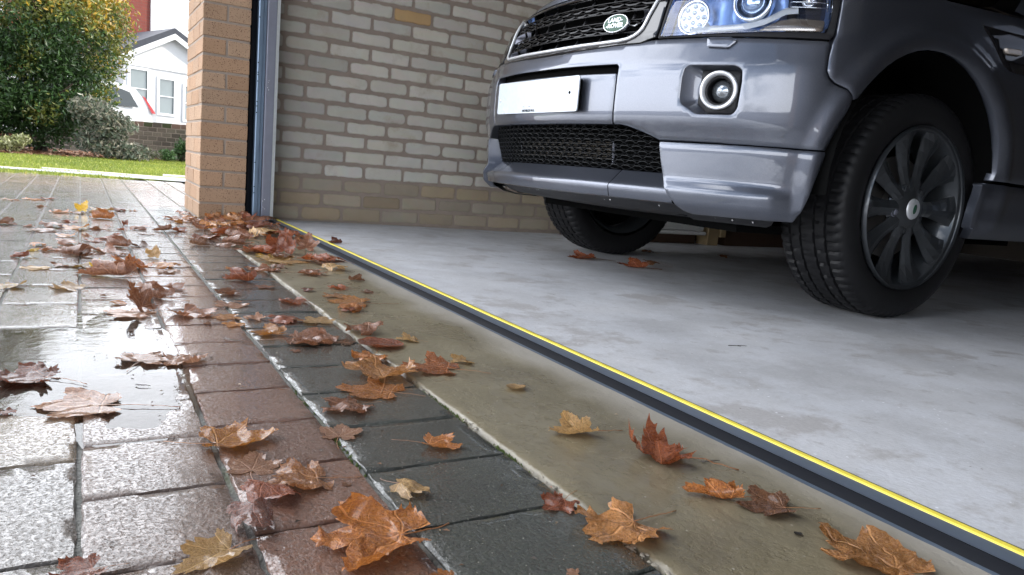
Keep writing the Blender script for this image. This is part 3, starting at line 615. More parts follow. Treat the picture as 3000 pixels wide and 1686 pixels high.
def shrub(name,loc,blobs,n,size,cf,label,cat,seed,stem=None,grp=None):
    e=empty(name,loc); tag(e,label,cat,grp)
    leafcloud('foliage',e,blobs,n,size,cf,M_CONF,seed,shell=.3)
    mb=MB()
    for k in range(6):
        a=k*1.05+seed; r_=blobs[k%len(blobs)]; mb.tube([(0,0,-.03),(r_[0]*.5+.05*math.cos(a),r_[1]*.5+.05*math.sin(a),r_[2]*.5),(r_[0]+.1*math.cos(a),r_[1]+.1*math.sin(a),r_[2])],[.012,.008,.003],5)
    mb.obj('stem',M_BARK,e,True); return e
shrub('feathery_shrub',(-8.5,-.15,0),[(0,-.18,.62,.45,.34,.22,1),(.1,.02,.50,.4,.34,.18,1),(0,-.1,.28,.5,.36,.22,1),(.1,.15,.16,.4,.34,.12,.7),(.15,.30,.06,.3,.25,.08,.4)],7000,.034,confcol,'grey green feathery conifer shrub drooping in front of the garden wall','shrub',4)
def varcol(p,k,rg): return np.array((.22,.24,.09) if rg.random()<.6 else (.42,.42,.25))*(.7+.6*rg.random())
shrub('variegated_shrub',(-7.95,-1.26,0),[(0,0,.12,.22,.17,.10,1),(0,-.1,.10,.16,.15,.09,1),(0,.12,.18,.12,.10,.08,.6)],900,.030,varcol,'small pale variegated shrub at the left end of the lawn','shrub',6)
def grn(p,k,rg): return np.array((.05,.11,.03))*(.6+.9*rg.random())
def pnk(p,k,rg): return (np.array((.22,.20,.17)) if rg.random()<.5 else np.array((.09,.11,.05)))*(.6+.8*rg.random())
shrub('low_plant',(-9.55,.72,0),[(0,0,.10,.2,.16,.10,1)],500,.03,grn,'low dark green plant at the wall foot, right of the heather','plant',8)
shrub('heather_clump',(-9.35,.42,0),[(0,0,.09,.2,.24,.09,1)],700,.022,pnk,'greyish pink heather clump at the foot of the garden wall','plant',9)
shrub('low_plant',(-9.9,.98,0),[(0,0,.2,.15,.14,.2,1)],500,.03,grn,'taller green plant against the garden wall by the brick pier','plant',10)
# lawn and bed
def m_lawn():
    m,t,p=mat('lawn_ground'); v=coords(t); t.links.new(mixc(t,noi(t,v,7,5),(.10,.15,.02),(.17,.20,.035)),p.inputs['Base Color']); p.inputs['Roughness'].default_value=.9; return m
lawn=[(-3.02,-6),(-3.02,-.6),(-3.45,.1),(-4.2,1.2),(-5.5,3.5),(-12,3.5),(-10.2,.62),(-8.55,-.3),(-7.5,-1.3),(-6.3,-3),(-6,-6)]
mesh('lawn_ground',[(x,y,-.012) for x,y in lawn],[tuple(range(len(lawn)))],m_lawn()).__setitem__('kind','structure')
def inpoly(x,y,P):
    c=False
    for (x1,y1),(x2,y2) in zip(P,P[1:]+P[:1]):
        if (y1>y)!=(y2>y) and x<(x2-x1)*(y-y1)/(y2-y1)+x1: c=not c
    return c
v=[];f=[];cc=[];lg=random.Random(3)
while len(f)<52000:
    x=lg.uniform(-10.6,-3.03); y=lg.uniform(-2.2,1.6)
    if not inpoly(x,y,lawn): continue
    a=lg.uniform(0,6.28); h=lg.uniform(.016,.036)*(1.0); w=lg.uniform(.003,.006)*1.6; lx,ly=lg.gauss(0,.012),lg.gauss(0,.012); o=len(v)
    v+=[(x-w*math.cos(a),y-w*math.sin(a),-.012),(x+w*math.cos(a),y+w*math.sin(a),-.012),(x+lx,y+ly,-.012+h)]; f.append((o,o+1,o+2))
    q=noise.noise(Vector((x*1.1,y*1.1,0)))+lg.gauss(0,.25); c=(.20,.235,.035) if q>0 else (.13,.17,.025); c=(.36,.34,.10) if lg.random()<.06 else c; k=lg.uniform(1.0,1.7); cc+=[tuple(z*k for z in c)]*3
tag(mesh('grass',v,f,m_foliage('grass_blades',.5,.4),None,False,cc),'short sunlit green lawn grass beyond the paving','grass',kind='stuff')
M_MULCH=simple('mulch',(.10,.055,.035),.95,0,0,1,.03,scale=30,var=.6)
bed=grid_sheet('flower_bed',-13.2,-5.9,-6,3.5,60,80,lambda x,y:-.03+.02*noise.noise(Vector((x*3,y*3,0))),M_MULCH); tag(bed,kind='structure')
v=[];f=[];cc=[]
for i in range(5200):
    x=lg.uniform(-11.3,-7.2);y=lg.uniform(-3,1.7)
    if inpoly(x,y,lawn): 
        if not inpoly(x-.45,y,lawn) and lg.random()<.25: pass
        else: continue
    a=lg.uniform(0,6.28);s=lg.uniform(.02,.045);z=-.005+lg.uniform(0,.025);o=len(v); v+=[(x+s*math.cos(a),y+s*math.sin(a),z),(x-s*.5*math.sin(a),y+s*.5*math.cos(a),z+lg.uniform(-.01,.02)),(x-s*math.cos(a),y-s*math.sin(a),z),(x+s*.5*math.sin(a),y-s*.5*math.cos(a),z+lg.uniform(-.01,.02))]; f.append((o,o+1,o+2,o+3))
    c=lg.choice([(.30,.15,.08),(.20,.09,.05),(.42,.26,.17),(.14,.07,.04)]); cc+=[c]*4
tag(mesh('leaf_litter',v,f,M_CONF,None,False,cc),'brown fallen leaf litter covering the bed under the tree','leaf litter',kind='stuff')
# old brick garden wall
def gwall():
    A=Vector((-13.5,-1.3,0)); B=Vector((-8.3,2.47,0)); D=(B-A).normalized(); Nn=Vector((D.y,-D.x,0)); L=(B-A).length; M=Matrix((D,-Nn,Vector((0,0,1)))).transposed().to_4x4(); M.translation=A
    core=MB(); core.box(0,L,.004,.2,-.05,.60); o=core.obj('garden_wall',M_MORT); mb=MB()
    for k in range(8):
        x=-(.11 if k%2 else 0)
        while x<L-.2:
            w=rnd.uniform(.55,1.1); base=(.19,.165,.125) if k<7 else (.24,.15,.115)
            if rnd.random()<.3: base=(.15,.125,.095)
            if k==7 and rnd.random()<.35: base=(.10,.12,.04)
            bbox(mb,x+.005,x+.215,0,.21,k*.077+.004,k*.077+.072+(.012 if k==7 else 0),.006,tuple(z*w for z in base),.003); x+=.225
    m,t,p=mat('old_brick'); vv=coords(t); c=mixc(t,1.0,tonec(t),mixc(t,noi(t,vv,30,5),(.6,.6,.6),(1.35,1.3,1.25)),'MULTIPLY'); t.links.new(c,p.inputs['Base Color']); p.inputs['Roughness'].default_value=.9; bump(t,p,noi(t,vv,70,4),.6,.006)
    b=mb.obj('brickwork',m,o,True,40,col=True); o.matrix_world=M; return o
tag(gwall(),'low weathered brick garden wall with reddish coping behind the lawn','wall')
# white porch and red brick house opposite
D=Vector((-.33,.944,0)).normalized(); Nn=Vector((D.y,-D.x,0)) # face normal towards +x
def basis(o): M=Matrix((D,-Nn,Vector((0,0,1)))).transposed().to_4x4(); M.translation=Vector(o); return M
po=empty('far_house'); tag(po,'red brick house across the road with a gabled white front porch','house')
po.matrix_world=basis((-19.1,.0,0))
M_RED=m_brickproc('red_brick',(.25,.065,.045),(.20,.05,.04),(.16,.09,.07)); M_PVC=simple('white_upvc',(.74,.75,.76),.3); M_REND=simple('white_render',(.66,.67,.68),.7); M_PANE=simple('grey_pane',(.15,.19,.19),.08,0,.6,0,scale=1.2,var=.35); M_SLATE=simple('dark_slate',(.035,.04,.055),.6,0,0,.3,.004,scale=12,var=.3)
def fb(name,m,x0,x1,y0,y1,z0,z1,parent=po):
    o=uvbox(name,m,parent,x0,x1,y0,y1,z0,z1) ; return o
fb('wall',M_RED,-9,9,0,.3,-.05,4.42)
q=MB(); q.tube([(-9,-.08,4.40),(9,-.08,4.40)],.05,8); q.obj('gutter',M_BLACK,po,True)
w_=fb('window',M_PVC,1.24,3.72,-.06,-.002,2.95,4.30); 
for a in (1.32,2.14,2.96): fb('pane',simple('net_curtain',(.80,.82,.84),.2,0,.5),a,a+.72,-.066,-.062,3.02,4.22,w_)
w_=fb('window',M_PVC,-4.2,-2.2,-.06,-.002,2.95,4.25); fb('pane',M_PANE,-4.1,-2.3,-.066,-.062,3.05,4.15,w_)
mb=MB(); mb.add([(-9.4,-.02,4.43),(9.4,-.02,4.43),(9.4,7,5.3),(-9.4,7,5.3)],[(0,1,2,3)]); mb.obj('roof',M_SLATE,po)
# low lean-to roof strip behind porch
mb=MB(); mb.box(-3,3.4,-1.0,-.01,2.3,2.42); mb.obj('canopy',M_SLATE,po)
# porch: local x along D; gable centre at world (-16.22,1.41)
c0=(basis((-19.1,0,0)).inverted()@Vector((-16.22,1.41,0)))
pw=1.09; px=c0.x; py=c0.y
pm=MB()
def wallrect(mb,x0,x1,z0,z1,holes,y,th=.05):
    xs=sorted({x0,x1}|{h[0] for h in holes}|{h[1] for h in holes}); zs=sorted({z0,z1}|{h[2] for h in holes}|{h[3] for h in holes})
    for a,b in zip(xs,xs[1:]):
        for c,d in zip(zs,zs[1:]):
            if any(h[0]<=a and b<=h[1] and h[2]<=c and d<=h[3] for h in holes): continue
            mb.box(a,b,y,y+th,c,d)
def zt(T_): return .35+(345-T_)*20/1844
holes=[(px-pw+.10,px-pw+.56,zt(285),zt(200)),(px-.32,px+.10,zt(292),zt(212)),(px+.30,px+.85,zt(300),zt(220))]
wallrect(pm,px-pw,px+pw,-.05,2.22,holes,py)
pm.add([(px-pw,py,2.22),(px+pw,py,2.22),(px,py,2.80),(px-pw,py+.05,2.22),(px+pw,py+.05,2.22),(px,py+.05,2.80)],[(0,1,2),(3,5,4),(0,2,5,3),(1,4,5,2)])
pm.box(px-pw,px-pw+.05,py+.05,0,-.05,2.22); pm.box(px+pw-.05,px+pw,py+.05,0,-.05,2.22)
porch=pm.obj('porch',M_REND,po)
for i,h in enumerate(holes):
    q=MB(); fw=.04
    wallrect(q,h[0]-.02,h[1]+.02,h[2]-.02,h[3]+.02,[(h[0]+fw,h[1]-fw,h[2]+fw,(h[2]+h[3])/2-.012),(h[0]+fw,h[1]-fw,(h[2]+h[3])/2+.012,h[3]-fw)],py-.03,.028); q.obj('window_frame',M_PVC,porch)
    q=MB(); q.box(h[0],h[1],py+.012,py+.02,h[2],h[3]); q.obj('pane',M_PANE,porch)
q=MB(); q.box(px-pw,px+pw,py-.04,py-.001,zt(196),zt(188)); q.obj('trim',M_PVC,porch); q=MB(); q.box(px-pw,px+pw,py-.03,py-.001,.0,.12); q.obj('trim',M_PVC,porch)
q=MB()
for s in(-1,1):
    a=Vector((px+s*(pw+.22),0,2.10));b=Vector((px,0,2.80)); off=Vector((0,0,.16))
    P=[a,b,b+off,a+off]; v=[(p_.x,y_,p_.z) for y_ in(py-.16,.02) for p_ in P]; q.add(v,[(0,1,2,3),(4,7,6,5),(0,4,5,1),(3,2,6,7),(0,3,7,4),(1,5,6,2)])
q.obj('porch_roof',M_SLATE,po)
q=MB()
for s in(-1,1):
    a=Vector((px+s*(pw+.20),0,1.98));b=Vector((px,0,2.70)); off=Vector((0,0,.13)); P=[a,b,b+off,a+off]; v=[(p_.x,y_,p_.z) for y_ in(py-.175,py-.162) for p_ in P]; q.add(v,[(0,1,2,3),(4,7,6,5),(0,4,5,1),(3,2,6,7),(0,3,7,4),(1,5,6,2)])
q.obj('bargeboard',M_PVC,po)
# white estate car beyond the wall; local x = rear (right in view), nose at -x
ec=empty('estate_car'); tag(ec,'white estate car parked beyond the garden wall behind the tree','car')
ec.matrix_world=basis((-13.85,.95,-.02))@Matrix.Translation((-4.4,0,0))
M_WCAR=simple('white_car_paint',(.78,.80,.82),.2,0,1)
prof=[(0,.35),(.02,.62),(.12,.80),(1.15,.98),(1.9,1.38),(2.4,1.45),(3.6,1.44),(3.98,1.36),(4.22,1.02),(4.36,.86),(4.40,.60),(4.38,.32)]
def archprof():
    P=[(0,.35)]+prof[1:]
    b=[(4.38,.32)]
    for cx_ in (3.55,.9): 
        b.append((cx_+.36,.26))
        for k in range(9): a=math.pi*k/8; b.append((cx_+.36*math.cos(a),.32+.36*math.sin(a)))
        b.append((cx_-.36,.26))
    return P+b[1:]
P=archprof(); n_=len(P); v=[];f=[]
lv=[(0,0,1),(.06,.0,1),(.9,0,1),(1.64,0,1),(1.7,0,1)]
for yy,_,_ in [(0.0,0,0),(1.72,0,0)]:
    for x,z in P: 
        tum=max(0,z-.9)*.32; v.append((x,yy+(tum if yy<.5 else -tum),z))
f=[(k,(k+1)%n_,n_+(k+1)%n_,n_+k) for k in range(n_)]
bm=bmesh.new(); bv=[bm.verts.new(a) for a in v]
for q_ in f: bm.faces.new([bv[i] for i in q_])
bm.faces.new(bv[:n_][::-1]); bm.faces.new(bv[n_:]); bmesh.ops.triangulate(bm,faces=[x for x in bm.faces if len(x.verts)>4]); bmesh.ops.recalc_face_normals(bm,faces=bm.faces)
me=bpy.data.meshes.new('body'); bm.to_mesh(me); bm.free(); me.materials.append(M_WCAR); link(bpy.data.objects.new('body',me),ec)
def sidepoly(name,pts,m,par,off=-.006):
    for side in(0,1):
        q=MB(); vv=[]
        for x,z in pts:
            tum=max(0,z-.9)*.32; vv.append((x,(tum+off) if side==0 else 1.72-tum-off,z))
        q.add(vv,[tuple(range(len(vv)))]); q.obj(name,m,par)
M_CG=simple('dark_car_glass',(.06,.07,.07),.05,0,1)
sidepoly('rear_side_window',[(3.02,.97),(4.0,.97),(3.86,1.26),(3.7,1.31),(3.02,1.34)],M_CG,ec); sidepoly('door_window',[(2.2,.97),(2.96,.97),(2.96,1.34),(2.3,1.35)],M_CG,ec); sidepoly('front_window',[(1.35,.99),(2.14,.97),(2.2,1.34),(1.95,1.32)],M_CG,ec)
sidepoly('tail_lamp',[(4.10,1.22),(4.16,1.19),(4.34,.88),(4.26,.88)],simple('red_lamp',(.45,.03,.03),.15,0,1),ec,-.012)
for cx_ in(.9,3.55):
    for yy,nn in ((-.0,-1),(1.72,1)):
        q=MB(); q.lathe([(0,.0),(.20,.0),(.22,.012),(.30,.012),(.32,-.02),(.32,-.19),(0,-.19)],26,frame((cx_,yy-nn*.01,.32),(0,nn,0))); q.obj('wheel',M_RUB,ec,True,40)
CX_,CY_,CZ_=XC,3.14,-.015
car=empty('parked_car',(0,0,0)); tag(car,'dark silver grey off road car nosing out of the garage, front left wheel nearest','car')
ARC=(1.455,.392)
def flare(s,z):
    for c in (ARC[0],ARC[0]+2.66):
        r=math.hypot(abs(s)-c,z-ARC[1])
        if r<.52 and z>.3: return interp([(.40,-.010),(.418,-.006),(.448,.010),(.460,.011),(.50,0.0)],r)
    return 0
def Q(s,z,pr=0.): return B(s,z,pr+flare(s,z))
def NB(s,z):
    a=Vector(B(s-.004,z));b=Vector(B(s+.004,z));c=Vector(B(s,z-.004));d=Vector(B(s,z+.004))
    n=(b-a).cross(d-c); n.normalize(); 
    return n
def mirr(h): return h+[(-s,z) for s,z in reversed(h) if abs(s)>1e-6]
def dens(P,st):
    o=[]
    for (a,b),(c,d) in zip(P,P[1:]+P[:1]):
        n_=max(1,int(math.ceil(math.hypot(c-a,d-b)/st)))
        for k in range(n_): o.append((a+(c-a)*k/n_,b+(d-b)*k/n_))
    return o
def area(P): return .5*sum(a[0]*b[1]-b[0]*a[1] for a,b in zip(P,P[1:]+P[:1]))
def rnd_poly(P,r=.006,n_=4):
    o=[];m_=len(P)
    for i in range(m_):
        a,b,c=Vector(P[i-1]),Vector(P[i]),Vector(P[(i+1)%m_])
        u=(a-b);w=(c-b);lu,lw=u.length,w.length
        if lu<1e-6 or lw<1e-6: continue
        ang=u.angle(w)
        if ang>2.7: o.append(tuple(b)); continue
        t=min(r,lu*.45,lw*.45); p0=b+u/lu*t; p2=b+w/lw*t
        for k in range(n_+1): q=k/n_; o.append(tuple(p0*(1-q)**2+b*2*q*(1-q)+p2*q*q))
    return o
def inset(P,d):
    m_=len(P);o=[];sg=1 if area(P)>0 else -1
    for i in range(m_):
        a=Vector(P[i-1]);c=Vector(P[(i+1)%m_]);t=(c-a)
        if t.length<1e-9: o.append(P[i]);continue
        t.normalize(); o.append((P[i][0]-t.y*d*sg,P[i][1]+t.x*d*sg))
    return o
def panel(name,outer,mt,parent,holes=(),pf=None,step=.013,rim=.0035,dep=.012,drop=.0022,rr=.006,mat2=None,rnd_=True):
    pf=pf or (lambda s,z:0)
    rings=[dens(rnd_poly(outer,rr) if rnd_ else outer,step)]+[dens(rnd_poly(h,rr),step) for h in holes]
    ins=[inset(rings[0],rim)]+[inset(h,-rim) for h in rings[1:]]
    V2=[];E=[]
    for r_ in ins:
        o=len(V2);V2+=r_;E+=[(o+k,o+(k+1)%len(r_)) for k in range(len(r_))]
    nb=len(V2)
    xs=[p_[0] for p_ in ins[0]];zs=[p_[1] for p_ in ins[0]]
    def inside(x,y): return inpoly(x,y,ins[0]) and not any(inpoly(x,y,h) for h in ins[1:])
    x0=math.floor(min(xs)/step)*step; z0=math.floor(min(zs)/step)*step
    arr=np.array(V2)
    x=x0
    while x<max(xs):
        z=z0
        while z<max(zs):
            if inside(x,z) and np.min((arr[:nb,0]-x)**2+(arr[:nb,1]-z)**2)>(step*.45)**2: V2.append((x,z))
            z+=step
        x+=step
    r_=delaunay_2d_cdt([Vector(p_) for p_ in V2],E,[],0,1e-6)
    v2=[(p_.x,p_.y) for p_ in r_[0]]; tris=[f for f in r_[2] if inside(sum(v2[i][0] for i in f)/3,sum(v2[i][1] for i in f)/3)]
    v=[Q(s,z,pf(s,z)) for s,z in v2]; f=[]
    for t in tris:
        a,b,c=[Vector(v[i]) for i in t[:3]]; sc=sum(v2[i][0] for i in t)/3; zc=sum(v2[i][1] for i in t)/3
        n=(b-a).cross(c-a); f.append(tuple(t) if n.dot(NB(sc,zc))>0 else tuple(reversed(t)))
    # map inset ring verts to output (orig vert indices)
    lut={}
    for i,og in enumerate(r_[3]):
        for k in og: lut[k]=i
    o0=0
    for r0,ri in zip(rings,ins):
        m_=len(r0);base=len(v)
        v+=[Q(s,z,pf(s,z)-drop) for s,z in r0]; v+=[Q(s,z,pf(s,z)-dep) for s,z in r0]
        for k in range(m_):
            a=lut.get(o0+k);b=lut.get(o0+(k+1)%m_)
            if a is None or b is None: continue
            c,d=base+k,base+(k+1)%m_
            q=[(a,b,d,c),(c,d,d+m_,c+m_)]
            P0=Vector(v[a]);n=(Vector(v[b])-P0).cross(Vector(v[c])-P0)
            if n.dot(NB(*r0[k]))<0: q=[tuple(reversed(x_)) for x_ in q]
            f+=q
        o0+=m_
    return mesh(name,v,f,mt,parent,True,sharp=50)
def pmir(name,P,mt,parent,holes=(),**k):
    a=panel(name,P,mt,parent,holes,**k)
    pf=k.pop('pf',None)
    b=panel(name,[(-s,z) for s,z in P][::-1],mt,parent,[[(-s,z) for s,z in h][::-1] for h in holes],pf=(lambda s,z:pf(-s,z)) if pf else None,**k)
    return a,b
# ---- bumper
topb=[(0,.748),(.089,.749),(.229,.754),(.385,.762),(.434,.763),(.458,.769),(.487,.772),(.665,.772),(.823,.769),(.929,.769),(1.003,.770)]
seam=[(1.000,.73),(.997,.693),(1.006,.673),(1.024,.659),(1.060,.646),(1.090,.621)]
fogh=[(.622,.692),(.757,.692),(.776,.681),(.779,.649),(.776,.575),(.764,.558),(.662,.556),(.612,.585),(.607,.602),(.607,.657),(.611,.683)]
bump_h=topb+seam+[(1.078,.581),(1.055,.53),(1.036,.481),(.806,.480),(.552,.479),(.516,.493),(.478,.506),(.44,.516),(.41,.521),(.388,.5185),(.388,.690),(.380,.7005),(0,.699)]
bumper=panel('bumper',mirr(bump_h),M_PAINT,car,[fogh,[(-s,z) for s,z in fogh][::-1]],dep=.028,rr=.010)
panel('plate_panel',mirr([(0,.6715),(.3835,.6715),(.3835,.5195),(0,.518)]),M_PAINT,bumper,dep=.02,rr=.004)
panel('plate_recess',mirr([(0,.712),(.392,.712),(.392,.660),(0,.660)]),M_BLACK,bumper,pf=lambda s,z:-.030,dep=.004)
# fog lamps
for sg in(1,-1):
    fl_=empty('fog_light',(0,0,0),car)
    # body coloured tunnel from the opening to the lamp plate
    o_=dens(rnd_poly(fogh,.008),.010); pl=[(.655,.682),(.771,.682),(.772,.64),(.768,.575),(.757,.564),(.682,.562),(.652,.588)]
    i_=[]
    cxp,czp=.712,.624
    pr_=rnd_poly(pl,.008); 
    for s,z in o_:
        a=math.atan2(z-czp,s-cxp); best=min(dens(pr_,.004),key=lambda q:abs((math.atan2(q[1]-czp,q[0]-cxp)-a+math.pi)%(2*math.pi)-math.pi)); i_.append(best)
    m_=len(o_); v=[Q(sg*s,z,-.004) for s,z in o_]+[Q(sg*(s*.45+t[0]*.55),z*.45+t[1]*.55,-.026) for (s,z),t in zip(o_,i_)]+[Q(sg*s,z,-.036) for s,z in i_]
    f=[(r_*m_+k,r_*m_+(k+1)%m_,(r_+1)*m_+(k+1)%m_,(r_+1)*m_+k) for r_ in(0,1) for k in range(m_)]
    mesh('fog_recess',v,f,M_PAINT,fl_,True)
    P_=pl if sg>0 else [(-s,z) for s,z in pl][::-1]
    c=Vector(Q(sg*.712,.626,-.018)); n=NB(sg*.712,.60); n=Vector((n.x*.9,n.y,-.05)).normalized()
    hole=[(sg*.712+.036*math.cos(a),.626+.036*math.sin(a)) for a in [k*math.pi/9*(1 if True else 1) for k in range(18)]]
    panel('surround',P_,M_BLKPL,fl_,[hole],pf=lambda s,z:-.032,dep=.02,rim=.003,rr=.005)
    Fm=frame(c,n)
    q=MB(); q.lathe([(.0525,-.018),(.0545,-.006),(.0540,-.001),(.0515,.002),(.0480,.0022),(.0440,-.0005),(.0415,-.006),(.0415,-.02)],56,Fm); q.obj('bezel_ring',M_SATIN,fl_,True)
    q=MB(); q.lathe([(.0415,-.018),(.040,-.04),(.037,-.062),(0,-.064)],40,Fm); q.obj('lamp_tube',M_BLKPL,fl_,True)
    q=MB(); q.lathe([(.033,-.060),(.032,-.046),(.026,-.036),(.014,-.030),(0,-.028)],32,Fm); q.obj('lens',simple('fog_lens',(.30,.33,.36),.06,.7,1),fl_,True)
# headlamp washer jets
def washer(sg):
    P_=[(.659,.771),(.664,.745),(.726,.741),(.748,.762),(.726,.772)]; 
    if sg<0: P_=[(-s,z) for s,z in P_][::-1]
    panel('headlamp_washer',P_,M_PAINT,car,pf=lambda s,z:.010,dep=.016,rr=.005,rim=.005,drop=.003,step=.008)
washer(1);washer(-1)
# ---- valance with step
def vp(s,z):
    s=abs(s); L=interp([(.85,1),(.90,.8),(.965,0)],s); r=0
    if z>.462: r=-.004*(z-.462)/.014
    r+=L*.020*min(1,max(0,(.3715-z)/.032)); 
    if z<.30: r-=.010*(.30-z)/.027
    return .008+r
sk=[(.552,.4745),(.806,.4765),(.996,.4765),(1.036,.4775),(1.035,.465),(.984,.277),(.898,.275),(.766,.273),(.675,.272),(.648,.279),(.630,.292),(.616,.309),(.600,.326),(.588,.345),(.576,.370),(.562,.42)]
pmir('lower_valance',sk,M_PAINT,car,pf=vp,dep=.03,step=.0095,rim=.003,rr=.004)
def sweep(name,prof,s0,s1,mt,parent,step=.015,endw=None):
    n_=max(2,int((s1-s0)/step)); v=[];f=[];m_=len(prof)
    for i in range(n_+1):
        s=s0+(s1-s0)*i/n_
        for p_,z in prof: v.append(Q(s,z,p_))
    for i in range(n_):
        for k in range(m_-1): a=i*m_+k; f.append((a,a+1,a+m_+1,a+m_))
    o=mesh(name,v,f,mt,parent,True,sharp=32); 
    return o
LIP=[(-.075,.385),(-.055,.3845),(-.030,.368),(-.006,.352),(.010,.3425),(.0165,.336),(.0185,.3315),(.0160,.306),(.013,.300),(.004,.2965),(-.04,.294)]
lip=sweep('front_lip',LIP,-.3835,.3835,M_PAINT,car)
sweep('front_lip',LIP,.3865,.612,M_PAINT,car); sweep('front_lip',LIP,-.612,-.3865,M_PAINT,car)
UT=[(-.012,.2965),(-.050,.292),(-.066,.274),(-.085,.266),(-.15,.258),(-.26,.248)]
ut=sweep('undertray',UT,-.66,.66,M_BLKPL,car)
q=MB(); q.box(XC-.48,XC+.62,1.28,2.9,.225,.25); q.obj('under_shield',M_BLACK,ut)
UT2=[(.002,.280),(-.015,.276),(-.03,.262),(-.08,.252),(-.18,.25)]
sweep('undertray',UT2,.64,.93,M_BLKPL,car); sweep('undertray',UT2,-.93,-.64,M_BLKPL,car)
for s,z,r in [(-.30,.288,.004),(-.24,.287,.003),(-.18,.286,.005),(-.165,.286,.003),(-.11,.285,.005),(-.095,.285,.005),(.10,.284,.0035),(.15,.283,.003),(.30,.282,.004),(.33,.282,.006),(.45,.282,.003),(.53,.281,.005),(.74,.262,.003),(.80,.262,.005),(.865,.262,.006)]:
    q=MB(); c=Vector(Q(s,z+.004,-.052 if s<.64 else -.012)); q.lathe([(0,.001*1),(r*.3,.0008),(r*.5,0)],10,frame(c,Vector((.3,-1,-.3)))); q.obj('water_drop',M_DROP,ut if s<.64 else ut,True)
# ---- intake honeycomb
INT=mirr([(0,.517),(.385,.517),(.41,.519),(.478,.504),(.516,.491),(.553,.475),(.560,.455),(.572,.420),(.585,.392),(0,.386)])
def ipr(z): return -.052+(z-.39)*.22
def honey(name,poly,px,pz,wall,depth,prf,mt,parent,s0,s1,z0,z1,thin=.35):
    mb=MB(); row=0; z=z0
    while z<z1:
        s=s0+(px/2 if row%2 else 0)
        while s<s1:
            if inpoly(s,z,poly):
                hx=px/2;hz=pz*.62; pts=[(-hx,-hz*thin),(-hx,hz*thin),(0-hx*.0,hz)] 
                H=[(s-hx,z-hz*.38),(s-hx*.30,z-hz*.84),(s+hx*.30,z-hz*.84),(s+hx,z-hz*.0),(s+hx*.30,z+hz*.84),(s-hx*.30,z+hz*.84),(s-hx,z)]
                H=[(s-hx,z),(s-hx*.42,z-hz*.80),(s+hx*.42,z-hz*.80),(s+hx,z),(s+hx*.42,z+hz*.80),(s-hx*.42,z+hz*.80)]
                kx=1-2*wall/px;kz=1-1.6*wall/(pz); I=[(s+(a-s)*kx,z+(b-z)*kz) for a,b in H]
                clip=lambda P:[(a,b) for a,b in P]
                v=[B(a,b,prf(b)) for a,b in H]+[B(a,b,prf(b)+.001) for a,b in I]+[B(a,b,prf(b)-depth) for a,b in I]
                f=[(k,(k+1)%6,6+(k+1)%6,6+k) for k in range(6)]+[(6+k,6+(k+1)%6,12+(k+1)%6,12+k) for k in range(6)]
                mb.add(v,f)
            s+=px
        z+=pz; row+=1
    return mb.obj(name,mt,parent,False)
M_MESH=simple('mesh_plastic',(.011,.012,.013),.5,0,0,.2,.0004); M_MESH.node_tree.nodes['Principled BSDF'].inputs['Specular IOR Level'].default_value=.25; M_GRB=simple('grille_black',(.007,.007,.008),.25); M_GRB.node_tree.nodes['Principled BSDF'].inputs['Specular IOR Level'].default_value=.35
ig=honey('intake_mesh',INT,.0455,.0150,.0021,.011,ipr,M_MESH,car,-.60,.60,.394,.515)
panel('intake_back',INT,M_BLACK,ig,pf=lambda s,z:-.105,dep=.002,step=.03)
q=MB()
for k in range(9): 
    z=.418+k*.0065; pts=[B(s,z,-.085) for s in [(-.30+.62*i/16) for i in range(17)]]; q.tube(pts,.0017,4)
q.obj('radiator',simple('radiator_fins',(.16,.14,.115),.45,.5),ig)
q=MB(); q.tube([B(.325,.40,-.08),B(.325,.475,-.08)],.004,6); q.tube([B(-.31,.41,-.08),B(-.31,.47,-.08)],.003,6); q.obj('radiator_bracket',M_GALV2,ig)
# opening lining
sweep('intake_lining',[(-.001,.519),(-.02,.5205),(-.10,.5205)],-.40,.40,M_BLKPL,ig)
for sg in (1,-1):
    E_=[(.40,.519),(.44,.514),(.478,.505),(.516,.492),(.553,.477)]; v=[];f=[]
    for s,z in E_: v+=[Q(sg*s,z,-.002),Q(sg*s,z,-.10)]
    for k in range(len(E_)-1): f.append((2*k,2*k+2,2*k+3,2*k+1))
    mesh('intake_lining',v,f,M_BLKPL,ig,True)
    E_=[(.551,.476),(.562,.42),(.576,.37),(.60,.335)]; v=[];f=[]
    for s,z in E_: v+=[Q(sg*s,z,.004),Q(sg*s,z,-.09)]
    for k in range(len(E_)-1): f.append((2*k,2*k+2,2*k+3,2*k+1))
    mesh('intake_lining',v,f,M_PAINT,ig,True)
# ---- grille
ch=[(0,.7675),(.10,.7685),(.187,.7705),(.30,.773),(.355,.7755),(.385,.780),(.404,.788),(.418,.799),(.427,.812),(.432,.828),(.437,.850),(.448,.885),(.458,.915),(.463,.940)]
chf=[(-s,z) for s,z in reversed(ch)]+ch[1:]
gr=empty('grille',(0,0,0),car)
q=MB(); q.tube([B(s,z,.004) for s,z in dens(chf,.02)[:-int(.92/.02)-0] if True][:400] if False else [B(s,z,.003) for s,z in chf],.0056,8); q.obj('chrome_trim',M_SATIN,gr,True)
outp=[(0,.7495),(.089,.7505),(.229,.7555),(.385,.7635),(.434,.7645),(.458,.7725),(.4855,.782),(.4885,.81),(.489,.857),(.490,.896),(.492,.944),(0,.962)]
inn=[(s*.992,z+.003) for s,z in ch[:-1]]+[(.452,.9385),(0,.945)]
panel('grille_surround',mirr(outp),M_GLBLK,gr,[mirr(inn)],dep=.02,step=.012,rim=.002,rr=.004)
panel('grille_back',mirr(inn),M_BLACK,gr,pf=lambda s,z:-.10,dep=.002,step=.03)
